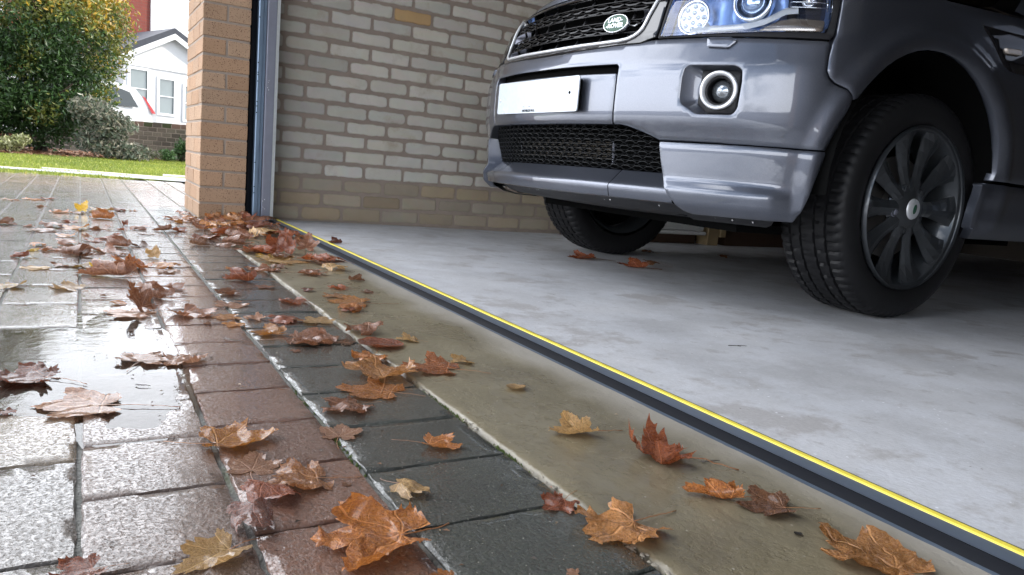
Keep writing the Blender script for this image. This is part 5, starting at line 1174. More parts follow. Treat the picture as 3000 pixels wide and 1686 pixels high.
LEAVES=[
(2.816, -0.312, 0.078, 'curl', 'gold', 'amber cupped leaf with its stalk pointing left, on the wet red pavers', 200, 0),
(2.891, -0.308, 0.051, 'flat', 'pink', 'pale wet leaf lying flat on a red paver beside the big brown maple leaf', 10, 0),
(2.949, -0.277, 0.066, 'crumple', 'amber', 'broad glossy brown veined maple leaf with long stalk on the red pavers', 20, 0),
(2.98, -0.308, 0.054, 'tent', 'red', 'dark red folded leaf tucked under the broad brown maple leaf', 150, 0),
(3.034, -0.337, 0.051, 'tent', 'dred', 'dark red leaf folded into a triangle, touching the large tan leaf', 120, 0),
(3.078, -0.383, 0.059, 'fold', 'tan', 'large pale tan folded leaf with ribbed veins near the front edge of the red pavers', 60, 0),
(3.066, -0.481, 0.04, 'curl', 'red', 'reddish brown leaf cut by the bottom of the view, on the leftmost pavers', 30, 0),
(2.424, -0.382, 0.078, 'flat', 'pink', 'left one of two soaked pink leaves lying in the bright reflection on the pavers', 0, 0),
(2.448, -0.335, 0.06, 'crumple', 'pink', 'right one of two soaked pink leaves lying in the bright reflection on the pavers', 90, 0),
(2.638, -0.48, 0.092, 'flat', 'pink', 'large soaked leaf flattened in the puddle at the left paver joint', 20, 0),
(2.501, -0.549, 0.08, 'curl', 'red', 'red edged leaf curling up out of the puddle at the far left', 10, 0),
(2.647, -0.559, 0.022, 'crumple', 'red', 'small dark red leaf scrap at the left edge by the puddle', 0, 0),
(2.569, -0.4, 0.021, 'roll', 'brown', 'tiny curled brown twig of a leaf in the white reflection', 0, 0),
(2.974, -0.229, 0.009, 'round', 'brown', 'tiny round brown seed husk above a long stalk on the red pavers', 0, 0),
(3.099, -0.241, 0.098, 'crumple', 'orange', 'bright orange ragged maple leaf sprawling over the red and black paver joint', 30, 0),
(3.165, -0.01, 0.079, 'crumple', 'lorange', 'light orange maple leaf at the lower end of the crumbling concrete edge', 40, 0),
(3.096, -0.034, 0.04, 'crumple', 'red', 'small crumpled red brown leaf on the corner of the concrete edge', 70, 0),
(3.013, -0.171, 0.04, 'tent', 'tan', 'small pale tan leaf with upturned points on a black paver', 150, 0),
(2.902, -0.083, 0.047, 'curl', 'orange', 'small orange curled leaf alone on a black paver', 170, 0),
(2.824, -0.19, 0.048, 'flat', 'pink', 'flat wet leaf with a long straight pale stalk on the black pavers', 0, 0),
(2.739, -0.157, 0.065, 'crumple', 'pbrown', 'crinkled pinkish brown leaf at the red and black paver joint', 45, 0),
(2.667, -0.095, 0.088, 'flat', 'orange', 'smooth rust orange leaf just below the layered tan leaf', 0, 0),
(2.59, -0.052, 0.107, 'crumple', 'lorange', 'long tan and orange layered leaf beside the black paver and concrete corner', 10, 0),
(2.493, -0.036, 0.062, 'crumple', 'orange', 'small orange crumpled leaf beneath the round rust red leaf', 80, 0),
(2.57, 0.043, 0.093, 'star', 'borange', 'starry brown maple leaf with upright tips on the wet concrete', 0, 0),
(2.549, 0.119, 0.04, 'curl', 'tan', 'small tan leaf tip touching the right of the starry maple leaf', 30, 0),
(2.708, 0.14, 0.032, 'round', 'tan', 'small round tan leaf alone in the middle of the wet concrete', 90, 0),
(2.914, 0.11, 0.062, 'roll', 'tan', 'thin flat tan leaf with wiry stalks on the wet concrete', 20, 0),
(3.022, 0.17, 0.075, 'cup', 'rorange', 'upright red and orange cupped maple leaf next to the threshold strip', 0, 0),
(2.409, 0.017, 0.074, 'round', 'red', 'round rust red leaf on the edge between black pavers and concrete', 20, 0),
(2.375, 0.082, 0.042, 'curl', 'tan', 'small tan leaf right of the round rust red leaf', 10, 0),
(2.301, 0.013, 0.071, 'tent', 'pbrown', 'brown leaf with a raised peak on the concrete edge', 40, 0),
(2.37, -0.046, 0.042, 'flat', 'brown', 'flat brown scrap left of the round rust red leaf', 0, 0),
(2.356, -0.089, 0.067, 'crumple', 'pbrown', 'broad wrinkled wet leaf on the red pavers near the golden leaf', 10, 0),
(2.183, -0.037, 0.055, 'flat', 'tan', 'thin pale leaf at the end of the leaf row crossing the black pavers', 0, 0),
(2.085, 0.057, 0.06, 'tent', 'orange', 'orange leaf with curled point on the upper wet concrete', 50, 0),
(3.215, -0.097, 0.012, 'crumple', 'pink', 'tiny pink scrap at the bottom on the black pavers', 0, 0),
(3.176, -0.209, 0.019, 'crumple', 'orange', 'small orange scrap cut by the bottom edge of the view', 0, 0),
(3.134, 0.153, 0.059, 'roll', 'orange', 'orange rolled leaf on the concrete, left of the pair beneath the strip', 0, 0),
(3.179, 0.192, 0.061, 'curl', 'brown', 'olive brown leaf with a thin upright stalk, right of the pair beneath the strip', 10, 0),
(3.299, 0.207, 0.097, 'crumple', 'lorange', 'biggest rolled and crinkled orange leaf, at the bottom right beside the strip', -35, 0),
(3.056, 0.232, 0.028, 'roll', 'dred', 'thin reddish twig like scrap on the concrete', 0, 0),
(3.238, 0.176, 0.008, 'round', 'black', 'tiny black seed on the concrete beside the strip', 0, 0),
(3.189, 0.017, 0.01, 'roll', 'brown', 'short brown scrap on the concrete left of the biggest orange leaf', 0, 0),
(2.286, -0.164, 0.062, 'curl', 'gold', 'golden cupped leaf in the row across the red pavers', 0, 0),
(2.354, -0.103, 0.091, 'crumple', 'pbrown', '', 0, 5),
(2.176, -0.113, 0.07, 'tent', 'red', '', 0, 5),
(2.197, -0.049, 0.064, 'flat', 'tan', '', 0, 5),
(2.137, -0.214, 0.054, 'flat', 'lorange', '', 0, 5),
(2.102, -0.279, 0.084, 'curl', 'pbrown', '', 0, 3),
(2.204, -0.216, 0.043, 'flat', 'gold', '', 0, 5),
(2.156, -0.168, 0.042, 'crumple', 'pink', '', 0, 5),
(2.051, -0.375, 0.066, 'tall', 'pbrown', 'tall pinkish leaf standing on edge in the glare between two clusters', 80, 0),
(1.981, -0.409, 0.028, 'round', 'orange', 'small round orange leaf glowing at the left foot of the tall pink leaf', 0, 0),
(2.078, -0.395, 0.088, 'flat', 'pink', 'soaked leaf spread beneath the tall pink leaf', 0, 0),
(1.911, -0.337, 0.068, 'roll', 'pbrown', '', 0, 3),
(1.812, -0.283, 0.056, 'curl', 'pbrown', '', 0, 3),
(1.802, -0.341, 0.058, 'curl', 'pbrown', '', 0, 3),
(1.8, -0.509, 0.062, 'curl', 'tan', 'pale leaf with raised wings alone left of the large tube shaped leaf', 0, 0),
(1.782, -0.613, 0.054, 'curl', 'olive', 'olive and red cupped leaf at the left edge of the view', 0, 0),
(1.629, -0.428, 0.124, 'tube', 'pbrown', 'large tube shaped leaf lying across the joint with a dark shadow', 0, 0),
(1.482, -0.355, 0.091, 'wing', 'borange', 'bright brown orange leaf rearing up behind the large tube shaped leaf', 20, 0),
(1.295, -0.287, 0.039, 'tall', 'tan', 'small pale leaf standing upright on the white glare', 0, 0),
(1.477, -0.438, 0.058, 'curl', 'yellow', 'small yellow curled leaf between the large tube leaf and the rearing leaf', 0, 0),
(1.489, -0.272, 0.061, 'tent', 'gold', '', 0, 3),
(1.564, -0.276, 0.047, 'crumple', 'pink', '', 0, 3),
(1.492, -0.475, 0.05, 'curl', 'olive', '', 0, 3),
(1.484, -0.522, 0.038, 'curl', 'pbrown', '', 0, 3),
(1.524, -0.576, 0.062, 'flat', 'tan', '', 0, 3),
(1.34, -0.622, 0.043, 'roll', 'red', 'small dark red boat shaped leaf by the left joint', 0, 0),
(1.205, -0.594, 0.029, 'curl', 'yellow', '', 0, 3),
(1.092, -0.586, 0.04, 'tent', 'orange', '', 0, 3),
(1.197, -0.548, 0.064, 'crumple', 'pbrown', '', 0, 3),
(1.234, -0.489, 0.077, 'curl', 'pink', '', 0, 3),
(1.191, -0.421, 0.079, 'curl', 'pbrown', '', 0, 3),
(0.952, -0.441, 0.053, 'curl', 'red', '', 0, 3),
(1.043, -0.517, 0.059, 'tent', 'pbrown', '', 0, 3),
(0.878, -0.38, 0.074, 'curl', 'red', '', 0, 3),
(1.066, -0.378, 0.079, 'roll', 'pbrown', '', 0, 3),
(1.053, -0.315, 0.061, 'curl', 'brown', '', 0, 3),
(1.263, -0.385, 0.039, 'tent', 'pbrown', '', 0, 3),
(1.291, -0.474, 0.1, 'roll', 'pbrown', '', 0, 3),
(0.835, -0.52, 0.054, 'curl', 'orange', '', 0, 3),
(0.819, -0.461, 0.03, 'curl', 'pbrown', '', 0, 3),
(0.607, -0.494, 0.074, 'curl', 'gold', 'golden rounded leaf near the back of the scatter', 0, 0),
(0.583, -0.56, 0.069, 'tent', 'pbrown', '', 0, 3),
(0.386, -0.515, 0.057, 'curl', 'red', '', 0, 3),
(0.707, -0.587, 0.081, 'flat', 'pbrown', '', 0, 3),
(0.586, -0.635, 0.036, 'curl', 'pbrown', '', 0, 3),
(0.54, -0.703, 0.057, 'roll', 'brown', '', 0, 3),
(0.58, -0.417, 0.081, 'curl', 'pbrown', '', 0, 3),
(0.418, -0.323, 0.023, 'tall', 'red', '', 0, 3),
(0.603, -0.342, 0.033, 'curl', 'red', '', 0, 3),
(0.556, -0.275, 0.067, 'tent', 'pbrown', '', 0, 3),
(0.697, -0.269, 0.059, 'flat', 'brown', '', 0, 3),
(0.582, -0.206, 0.062, 'roll', 'pbrown', '', 0, 3),
(0.572, -0.143, 0.069, 'curl', 'rorange', '', 0, 3),
(0.743, -0.161, 0.038, 'flat', 'brown', '', 0, 3),
(0.194, -0.405, 0.091, 'roll', 'orange', 'orange rolled leaf in front of the yellow and brown pair', 0, 0),
(-0.068, -0.47, 0.071, 'tall', 'yellow', 'bright yellow rounded leaf standing at the back of the scatter', 0, 0),
(-0.068, -0.405, 0.085, 'tent', 'olive', 'olive and brown leaf leaning on the bright yellow one', 0, 0),
(0.009, -0.549, 0.075, 'crumple', 'pink', '', 0, 3),
(0.011, -0.489, 0.057, 'tent', 'brown', '', 0, 3),
(-0.187, -0.32, 0.061, 'tent', 'dred', '', 0, 3),
(-0.093, -0.359, 0.06, 'flat', 'pbrown', '', 0, 3),
(-0.22, -0.26, 0.038, 'curl', 'pbrown', '', 0, 3),
(-0.205, -0.634, 0.039, 'curl', 'brown', '', 0, 3),
(-0.622, -0.671, 0.086, 'flat', 'orange', '', 0, 3),
(-0.532, -0.755, 0.077, 'flat', 'pbrown', '', 0, 3),
(-0.681, -0.618, 0.066, 'crumple', 'red', '', 0, 3),
(-0.8, -0.462, 0.035, 'flat', 'brown', '', 0, 3),
(0.063, -0.12, 0.073, 'crumple', 'pbrown', '', 0, 2),
(0.181, -0.096, 0.083, 'crumple', 'orange', '', 0, 2),
(0.097, -0.051, 0.073, 'tent', 'orange', '', 0, 2),
(-0.149, -0.042, 0.063, 'tent', 'pbrown', '', 0, 2),
(0.26, -0.11, 0.044, 'curl', 'gold', '', 0, 2),
(1.488, -0.092, 0.046, 'flat', 'orange', '', 0, 5),
(1.686, -0.115, 0.073, 'roll', 'rorange', '', 0, 5),
(1.624, -0.134, 0.036, 'flat', 'brown', '', 0, 5),
(1.524, -0.03, 0.08, 'crumple', 'pbrown', '', 0, 5),
(1.521, 0.008, 0.051, 'flat', 'pbrown', '', 0, 5),
(1.456, 0.043, 0.044, 'tent', 'brown', '', 0, 5),
(1.495, 0.202, 0.068, 'tent', 'tan', '', 0, 5),
(1.582, 0.111, 0.077, 'crumple', 'pbrown', '', 0, 5),
(1.881, -0.172, 0.052, 'curl', 'pbrown', '', 0, 5),
(1.79, -0.072, 0.048, 'flat', 'pbrown', '', 0, 5),
(0.982, -0.117, 0.045, 'roll', 'brown', '', 0, 1),
(2.006, -0.186, 0.065, 'flat', 'pink', '', 0, 5),
(1.843, 0.025, 0.03, 'tent', 'dred', 'small dark curled leaf with horn like tip on the upper concrete', 0, 0),
(1.986, -0.046, 0.065, 'crumple', 'rorange', 'crumpled rust leaf on the edge of the concrete below the dark horned leaf', 0, 0),
(1.807, 0.116, 0.051, 'crumple', 'rorange', '', 0, 5),
(1.687, 0.208, 0.042, 'roll', 'brown', '', 0, 5),
(1.919, 0.082, 0.066, 'flat', 'lorange', '', 0, 5),
(1.994, 0.085, 0.089, 'flat', 'gold', '', 0, 5),
(2.094, 0.056, 0.04, 'tent', 'rorange', '', 0, 5),
(1.882, 0.169, 0.031, 'roll', 'brown', '', 0, 5),
(2.418, -0.146, 0.018, 'flat', 'pbrown', '', 0, 5),
(2.328, -0.237, 0.048, 'roll', 'black', '', 0, 5),
(2.196, -0.261, 0.014, 'roll', 'brown', '', 0, 3),
(1.894, -0.432, 0.014, 'roll', 'brown', '', 0, 3),
(1.878, -0.268, 0.015, 'curl', 'brown', '', 0, 3),
(1.058, -0.251, 0.014, 'roll', 'black', '', 0, 3),
(1.996, -0.169, 0.085, 'roll', 'black', '', 0, 5),
(0.478, -0.045, 0.072, 'cup', 'pbrown', '', 0, 1),
(0.486, 0.009, 0.078, 'tent', 'gold', '', 0, 1),
(0.801, -0.078, 0.07, 'curl', 'red', '', 0, 1),
(0.816, -0.055, 0.049, 'tent', 'pbrown', '', 0, 1),
(0.711, 0.089, 0.086, 'wing', 'tan', 'pale tan leaf with a scalloped edge across the middle of the heap', 0, 0),
(0.638, 0.182, 0.077, 'tent', 'tan', '', 0, 1),
(0.995, -0.028, 0.056, 'tent', 'pbrown', '', 0, 1),
(1.136, 0.126, 0.091, 'tall', 'rorange', 'upright rust red leaf at the near end of the heap by the strip', 0, 0),
(1.042, 0.235, 0.08, 'tall', 'pbrown', 'upright pinkish brown leaf with torn tips against the strip', 0, 0),
(1.232, 0.061, 0.077, 'flat', 'yellow', 'flat yellow leaf lying at the near edge of the heap', 0, 0),
(1.342, 0.087, 0.102, 'flat', 'tan', '', 0, 1),
(1.298, 0.246, 0.068, 'tent', 'rorange', '', 0, 1),
(1.331, 0.183, 0.071, 'curl', 'rorange', '', 0, 1),
(0.68, 0.295, 0.054, 'tent', 'orange', 'orange leaf leaning on the threshold strip', 0, 0),
(1.146, 0.06, 0.079, 'curl', 'rorange', '', 0, 1),
(1.135, 0.019, 0.074, 'crumple', 'pbrown', '', 0, 1),
(0.947, 0.015, 0.079, 'roll', 'pbrown', '', 0, 1),
(0.029, 0.182, 0.09, 'crumple', 'orange', '', 0, 1),
(0.116, 0.134, 0.074, 'tent', 'red', '', 0, 1),
(-0.063, 0.232, 0.079, 'curl', 'rorange', '', 0, 1),
(0.062, 0.263, 0.084, 'tent', 'pbrown', '', 0, 1),
(-0.071, 0.331, 0.065, 'tent', 'tan', '', 0, 1),
(0.382, 0.072, 0.075, 'crumple', 'red', '', 0, 1),
(0.396, 0.111, 0.088, 'tent', 'orange', '', 0, 1),
(0.314, 0.181, 0.078, 'curl', 'pbrown', '', 0, 1),
(0.329, 0.222, 0.071, 'crumple', 'rorange', '', 0, 1),
(0.21, 0.298, 0.061, 'crumple', 'orange', '', 0, 1),
(0.613, 0.012, 0.075, 'curl', 'rorange', '', 0, 1),
(0.651, 0.05, 0.069, 'tent', 'pbrown', '', 0, 1),
(0.544, 0.154, 0.073, 'tent', 'red', '', 0, 1),
(0.6, 0.225, 0.078, 'crumple', 'pbrown', '', 0, 1),
(0.669, 0.244, 0.071, 'tent', 'rorange', '', 0, 1),
(0.164, 0.095, 0.06, 'crumple', 'pbrown', '', 0, 1),
(0.196, 0.171, 0.067, 'wing', 'rorange', '', 0, 1),
(-0.24, 0.294, 0.068, 'tent', 'dred', '', 0, 1),
(-0.104, 0.164, 0.057, 'curl', 'pbrown', '', 0, 1),
(0.408, 0.243, 0.057, 'crumple', 'brown', '', 0, 1),
(-0.186, 0.341, 0.06, 'curl', 'orange', '', 0, 1),
(0.29, 0.009, 0.057, 'crumple', 'rorange', '', 0, 1),
(0.104, 0.085, 0.054, 'tent', 'orange', '', 0, 1),
(0.791, 0.047, 0.066, 'roll', 'pbrown', '', 0, 1),
(1.278, 0.088, 0.052, 'crumple', 'brown', '', 0, 1),
(1.393, 0.19, 0.042, 'curl', 'brown', '', 0, 1),
(0.804, 0.406, 0.053, 'roll', 'dred', 'small dark curled leaf on the dry floor just inside the strip', 20, 0),
(1.028, 1.468, 0.111, 'curl', 'rorange', 'orange brown leaf on the garage floor before the far front tyre', 0, 0),
(1.265, 1.568, 0.116, 'roll', 'rorange', 'flat brown leaf on the garage floor midway between the front tyres', 0, 0),
(1.164, 1.759, 0.069, 'tent', 'brown', 'tiny peaked leaf right of the flat leaf between the front tyres', 0, 0),
(0.698, 2.136, 0.059, 'tent', 'brown', '', 0, 4),
(0.828, 2.577, 0.057, 'tent', 'brown', '', 0, 4),
(2.532, 0.847, 0.048, 'roll', 'black', 'thin dark twig on the garage floor beside the near tyre', 20, 0),
]
# ================================================================ FALLEN LEAVES
def outline(kind,rg):
    P=[]
    if kind=='round':
        for k in range(40):
            a=2*math.pi*k/40; r_=.5*(1+.05*math.sin(a*3+rg.random())+rg.gauss(0,.012)); P.append((r_*.92*math.sin(a),.5-r_*math.cos(a)))
        return P
    if kind=='lance':
        n_=26
        for s in (1,-1):
            for k in range(n_):
                t=k/n_ if s==1 else 1-k/n_; w=.24*math.sin(math.pi*min(1,max(0,t))**.8)+.012; w*=1+.14*math.sin(t*34)+rg.gauss(0,.05); P.append((s*w,t))
        return P
    lob=[(-104,.50),(-52,.86),(0,1.0),(52,.86),(104,.50)]
    lob=[(a+rg.gauss(0,4),l*rg.uniform(.88,1.08)) for a,l in lob]
    pts=[(0,-.02)]
    A=[-150]+[l[0] for l in lob]+[150]
    seq=[]
    for i,(a,l) in enumerate(lob):
        na=(lob[i-1][0]+a)/2 if i else a-32
        nl=(.50 if i in(2,3) else .42)*rg.uniform(.9,1.15) if i else .30
        seq.append((na,nl)); seq+= [(a-18,l*.74),(a-14,l*.70),(a-11,l*.88),(a-6,l*.85),(a,l),(a+6,l*.85),(a+11,l*.88),(a+14,l*.70),(a+18,l*.74)]
    seq.append((lob[-1][0]+32,.30))
    P=[(0,0)]
    for a,l in seq: P.append((math.sin(R(a))*l*rg.uniform(.95,1.05),math.cos(R(a))*l*rg.uniform(.95,1.05)))
    P=[(x,y) for x,y in P]
    o=[]
    for (a,b),(c,d) in zip(P,P[1:]+P[:1]):
        n_=2 if math.hypot(c-a,d-b)<.22 else 3
        for k in range(n_): o.append((a+(c-a)*k/n_+rg.gauss(0,.006),b+(d-b)*k/n_+rg.gauss(0,.006)))
    return o
def simple_poly(P):
    # drop self crossing spikes: sort by angle about a point near the base
    return P
def leafmesh(shape,seed):
    rg=random.Random(seed); kind='round' if shape=='round' else ('lance' if shape=='roll' and seed%3==0 else 'maple')
    P=outline(kind,rg); n_=len(P); V2=[Vector(p_) for p_ in P]; E=[(k,(k+1)%n_) for k in range(n_)]
    st=.058; x=-1.0
    while x<1.0:
        y=-.5
        while y<1.1:
            q_=(x+rg.uniform(-.012,.012),y+rg.uniform(-.012,.012))
            if inpoly(q_[0],q_[1],P) and min((q_[0]-a)**2+(q_[1]-b)**2 for a,b in P)>.0010: V2.append(Vector(q_))
            y+=st
        x+=st
    r_=delaunay_2d_cdt(V2,E,[],0,1e-5); v2=[(a.x,a.y) for a in r_[0]]
    f=[tuple(t) for t in r_[2] if inpoly(sum(v2[i][0] for i in t)/3,sum(v2[i][1] for i in t)/3,P)]
    sd=seed*7.13; v=[]
    cur={'flat':.4,'curl':1.9,'crumple':1.3,'tent':-2.3,'roll':4.6,'tube':5.6,'fold':2.6,'star':.9,'cup':2.3,'tall':1.7,'wing':1.9,'round':1.4}[shape]*rg.uniform(.85,1.15)
    cr={'flat':.05,'curl':.07,'crumple':.15,'tent':.08,'roll':.04,'tube':.012,'fold':.03,'star':.06,'cup':.09,'tall':.07,'wing':.06,'round':.03}[shape]
    cy={'flat':.2,'curl':.7,'crumple':.4,'tent':.5,'roll':.3,'tube':.0,'fold':.35,'star':-.4,'cup':1.6,'tall':.5,'wing':1.0,'round':.6}[shape]*rg.choice((1,1,-1) if shape not in('cup','wing','round','fold') else (1,))
    ax=R(rg.uniform(-20,20)) if shape in('curl','crumple','tent') else 0
    for x,y in v2:
        yy=y-.42; X=x*math.cos(ax)-yy*math.sin(ax); Y=x*math.sin(ax)+yy*math.cos(ax)
        z=0
        if abs(cur)>.01:
            k=cur*(1+.25*math.sin(Y*3+sd)); X0=X; X=math.sin(k*X0)/k if abs(k*X0)<6 else X; z=(1-math.cos(k*X0))/k
            if shape in('roll','tube'): z+=.02*abs(X0)
        k=cy; Y0=Y; Y=Y+ -0.0; z+=k*Y0*Y0*.5; 
        if abs(k)>.5: Y=Y0*(1-.10*abs(k)*abs(Y0))
        # quilted blade between the veins, crumple, upturned rim
        r0=math.hypot(x,y); an=math.atan2(x,y); fr=abs((an/R(46)+100.5)%1-.5)*2
        z+=.030*math.sin(fr*3.14)*r0*(.6 if shape!='tube' else .15)
        z+=cr*(noise.noise(Vector((x*3.0+sd,y*3.0,seed)))*1.8+.9*(.3-abs(noise.noise(Vector((x*4.2+sd,y*4.2,seed+3))))*1.6)+.45*(.3-abs(noise.noise(Vector((x*9+sd,y*9,seed)))*1.6)))
        e=max(0,r0-.62); z+=e*rg.choice((1,))*({'star':.9,'cup':.6,'curl':.35,'crumple':.5}.get(shape,.1))*(.5+noise.noise(Vector((an*2.2,sd,0))))
        X+=cr*.6*noise.noise(Vector((x*4+9,y*4+sd,1))); Y+=cr*.6*noise.noise(Vector((x*4+19,y*4+sd,2)))
        if shape in('crumple','curl','tent','flat','roll') and kind=='maple':
            g_=1-.42*max(0,r0-.48)*(1+.6*noise.noise(Vector((an*1.7,sd,3)))); X*=g_; Y*=g_
        v.append([X,Y,z])
    v=np.array(v)
    pitch={'tall':R(62),'wing':R(28),'cup':R(20)}.get(shape,R(rg.uniform(-6,6))); rollx=R(rg.uniform(-7,7))
    def rot(a,b,t,v):
        c,s=math.cos(t),math.sin(t); q_=v.copy(); q_[:,a]=v[:,a]*c-v[:,b]*s; q_[:,b]=v[:,a]*s+v[:,b]*c; return q_
    tail=None
    # stalk from the base point
    i0=min(range(len(v2)),key=lambda i:math.hypot(v2[i][0],v2[i][1])); 
    v=rot(1,2,pitch,v); v=rot(0,2,rollx,v); base=v[i0].copy()
    ext=v[:,0].max()-v[:,0].min(); exy=v[:,1].max()-v[:,1].min(); zmin=v[:,2].min()
    # press points that would sink under the ground; keep the lowest 4 % on it
    z0=np.percentile(v[:,2],6 if shape not in('tall','tube','roll') else 2); v[:,2]=np.maximum(v[:,2]-z0,(v[:,2]-z0)*.12)+.004; base[2]=max(.012,base[2]-z0)
    long_=exy>ext
    cx=(v[:,0].max()+v[:,0].min())/2;cyy=(v[:,1].max()+v[:,1].min())/2
    v[:,0]-=cx;v[:,1]-=cyy;base[0]-=cx;base[1]-=cyy
    me=bpy.data.meshes.new('autumn_leaf'); me.from_pydata(v.tolist(),[],f); me.polygons.foreach_set('use_smooth',[True]*len(f))
    ul=me.uv_layers.new(name='UVMap'); li=np.empty(len(me.loops),np.int32); me.loops.foreach_get('vertex_index',li); ul.data.foreach_set('uv',np.array(v2,np.float32)[li].ravel()); me.update()
    # stalk
    L=rg.uniform(.45,1.0); b=rg.uniform(-.5,.5); pts=[];bz=base[2]
    for k in range(9):
        t=k/8; pts.append((base[0]+b*t*t*.5,base[1]-L*t,max(.010,bz*(1-t)**1.5+.05*math.sin(t*3.1)*rg.uniform(.2,1))))
    q=MB(); q.tube(pts,[.011-.004*k/8 for k in range(8)]+[.013],6); sm=bpy.data.meshes.new('stalk'); sm.from_pydata(q.v,[],q.f); sm.polygons.foreach_set('use_smooth',[True]*len(q.f)); sm.update()
    return me,sm,max(ext,exy) if True else ext,long_
LM={k:m_leaf(k) for k in LEAFC}
M_STK=simple('leaf_stalk',(.26,.10,.03),.3,0,.5,0,scale=60); 
cache={}; GR={1:'leaves heaped at the pier foot and door frame',2:'leaves against the front corner of the brick pier',3:'scattered leaves on the wet grey paving',4:'small leaves on the garage floor',5:'leaves trailing along the edge of the concrete'}
CN={'gold':'golden','pink':'soaked pinkish','amber':'amber','red':'red brown','dred':'dark red','tan':'pale tan','orange':'orange','lorange':'light orange','pbrown':'pinkish brown','brown':'dark brown','borange':'brown orange','rorange':'rust orange','yellow':'yellow','olive':'olive brown','black':'blackish'}
SN={'flat':'flat','curl':'curled','crumple':'crumpled','tent':'peaked','roll':'rolled','tube':'rolled','fold':'folded','star':'starry','cup':'cupped','tall':'upright','wing':'lifted','round':'rounded'}
PL={1:'in the heap at the foot of the door frame',2:'against the front corner of the brick pier',3:'among the scatter on the wet grey paving left of the pier',4:'on the dry garage floor under the car',5:'in the trail along the black pavers and concrete edge'}
lr=random.Random(21)
def twig(x,y,w,lab,grp):
    q=MB(); a=_yaw+lr.uniform(-.5,.3); c,s_=math.cos(a),math.sin(a); r=max(.0009,w*.018)
    q.tube([((t-.5)*w*c+.06*w*math.sin(t*5)*s_,(t-.5)*w*s_-.06*w*math.sin(t*5)*c,r+.03*w*math.sin(t*3.1)) for t in [k/9 for k in range(10)]],[r*(1-.5*k/9) for k in range(10)],6)
    q.tube([(0,0,r),(.12*w*c+.10*w*s_,.12*w*s_-.10*w*c,r*1.5)],r*.6,5)
    o=q.obj('twig',LM['black'],None,True); o.location=(x,y,fz(x,y) if y>.4 else .0005); tag(o,lab or 'thin dark twig lying on the wet paving','twig',None if lab else 'thin twigs on the paving')
hr=random.Random(77)
for _ in range(34):
    x_=.0+abs(hr.gauss(0,.42)); y_=.13+hr.gauss(0,.055)-.05*x_
    if y_>.255 or x_>1.3: continue
    LEAVES.append((x_,y_,hr.uniform(.03,.055),hr.choice(['crumple','curl','tent','flat','roll']),hr.choice(['pbrown','rorange','brown','orange','red','pbrown','lorange']),'',0,1))
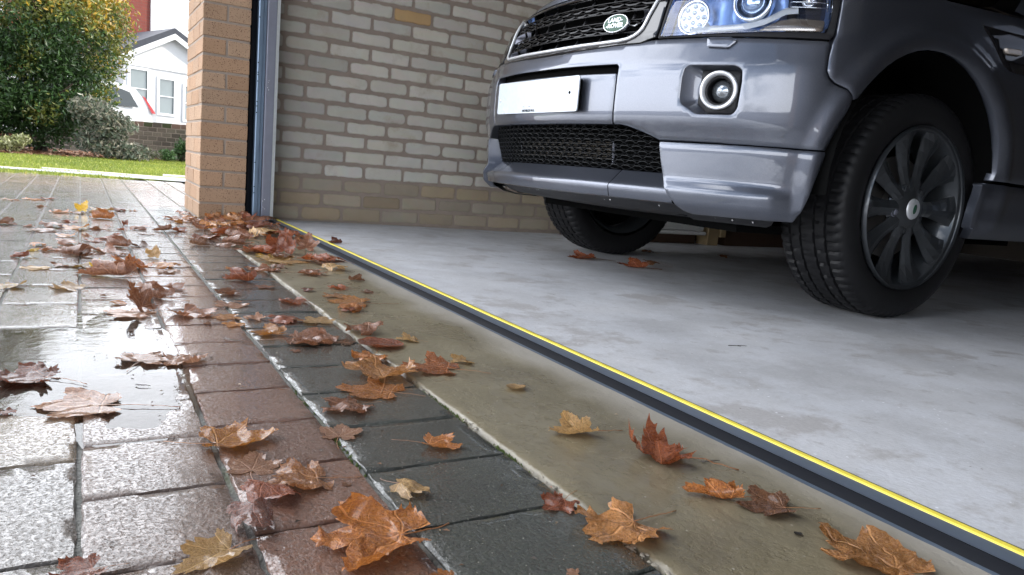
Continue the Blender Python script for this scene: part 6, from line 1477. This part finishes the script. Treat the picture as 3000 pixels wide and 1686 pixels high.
for i,(x,y,w,sh,colr,lab,rot_,grp) in enumerate(LEAVES):
    if sh=='roll' and colr=='black' or 'twig' in lab: twig(x,y,w,lab,grp); continue
    near=bool(lab) and x>2.2
    key=(sh,100+i) if near else (sh,lr.randrange(5))
    if key not in cache: cache[key]=leafmesh(sh,sum(map(ord,sh))*10+key[1]*3+1)
    me,sm,ext,long_=cache[key]
    if near or (key,colr) in cache: pass
    mk=(key,colr)
    if mk not in cache:
        m2=me.copy(); m2.materials.clear(); m2.materials.append(LM[colr]); s2=sm.copy(); s2.materials.clear(); s2.materials.append(M_STK); cache[mk]=(m2,s2)
    m2,s2=cache[mk]
    o=bpy.data.objects.new('autumn_leaf',m2); COL.objects.link(o)
    sc=w*1.18/ext; zs={'flat':.38,'curl':.5,'crumple':.42,'tent':.55,'roll':.85,'tube':1,'fold':.7,'star':.55,'cup':.9,'tall':.85,'wing':.8,'round':.6}[sh]; ang=_yaw+R(rot_ if lab else lr.uniform(-28,28))+(math.pi/2 if long_ else 0)+(math.pi if lr.random()<.5 and not lab else 0)
    if lab and rot_>100: pass
    zb=.001
    if grp==1: zb=max(0,.030*math.exp(-((y-.16)/.14)**2)*(1 if x<.6 else .3))*lr.random()+.001
    if grp==1: sc*=1.3
    if colr=='yellow' and x<0: sc*=.75
    if y>.40: zb=fz(x,y)+.0008
    if .26<y<.40 and x>0 : zb=.004
    o.location=(x,y,zb); o.rotation_euler=(0,0,ang); o.scale=(sc,sc,sc*zs)
    if sh not in('round','tube') and w>.02:
        s_=bpy.data.objects.new('stalk',s2); COL.objects.link(s_); s_.parent=o
    if lab: tag(o,lab,'leaf','fallen autumn leaves')
    else: tag(o,CN[colr]+' '+SN[sh]+' leaf '+PL[grp],'leaf',GR[grp])
ORD=['nearest','second nearest','third nearest','fourth nearest','fifth nearest','sixth nearest','seventh nearest','eighth nearest','ninth nearest','tenth nearest']
dd={}
for o in list(COL.objects):
    if o.parent is None and o.get('label') and o.get('category') in('leaf','twig'): dd.setdefault(o['label'],[]).append(o)
for l_,os_ in dd.items():
    if len(os_)>1:
        os_.sort(key=lambda o:(o.location-cam.location).length)
        for k,o in enumerate(os_[:10]): o['label']=ORD[k]+' '+l_.replace(' left of the pier','').replace(' at the foot of the door frame',' by the door frame').replace(' black pavers and concrete edge',' concrete edge')
# leaf crumbs and grit
v=[];f=[];cc=[]
for i in range(900):
    if lr.random()<.55: x=lr.uniform(.0,3.3); y=lr.gauss(-.25,.22)
    else: x=lr.uniform(-.2,1.2); y=lr.gauss(.05,.12)
    if y>.26: continue
    s=lr.uniform(.0012,.005)*(1.3 if x<1.5 else .8); a=lr.uniform(0,6.28); o=len(v); z=.0015
    v+=[(x+s*math.cos(a),y+s*math.sin(a),z),(x-s*.4*math.sin(a),y+s*.4*math.cos(a),z+s*.4),(x-s*math.cos(a),y-s*math.sin(a),z),(x+s*.4*math.sin(a),y-s*.4*math.cos(a),z+s*.3)]; f.append((o,o+1,o+2,o+3))
    c=lr.choice([(.10,.05,.025),(.20,.09,.04),(.05,.035,.025),(.30,.22,.14)]); cc+=[c]*4
tag(mesh('leaf_crumbs',v,f,m_foliage('crumb',.5,.1),None,False,cc),'tiny crumbs of broken leaf and grit scattered over the paving','leaf crumbs',kind='stuff')
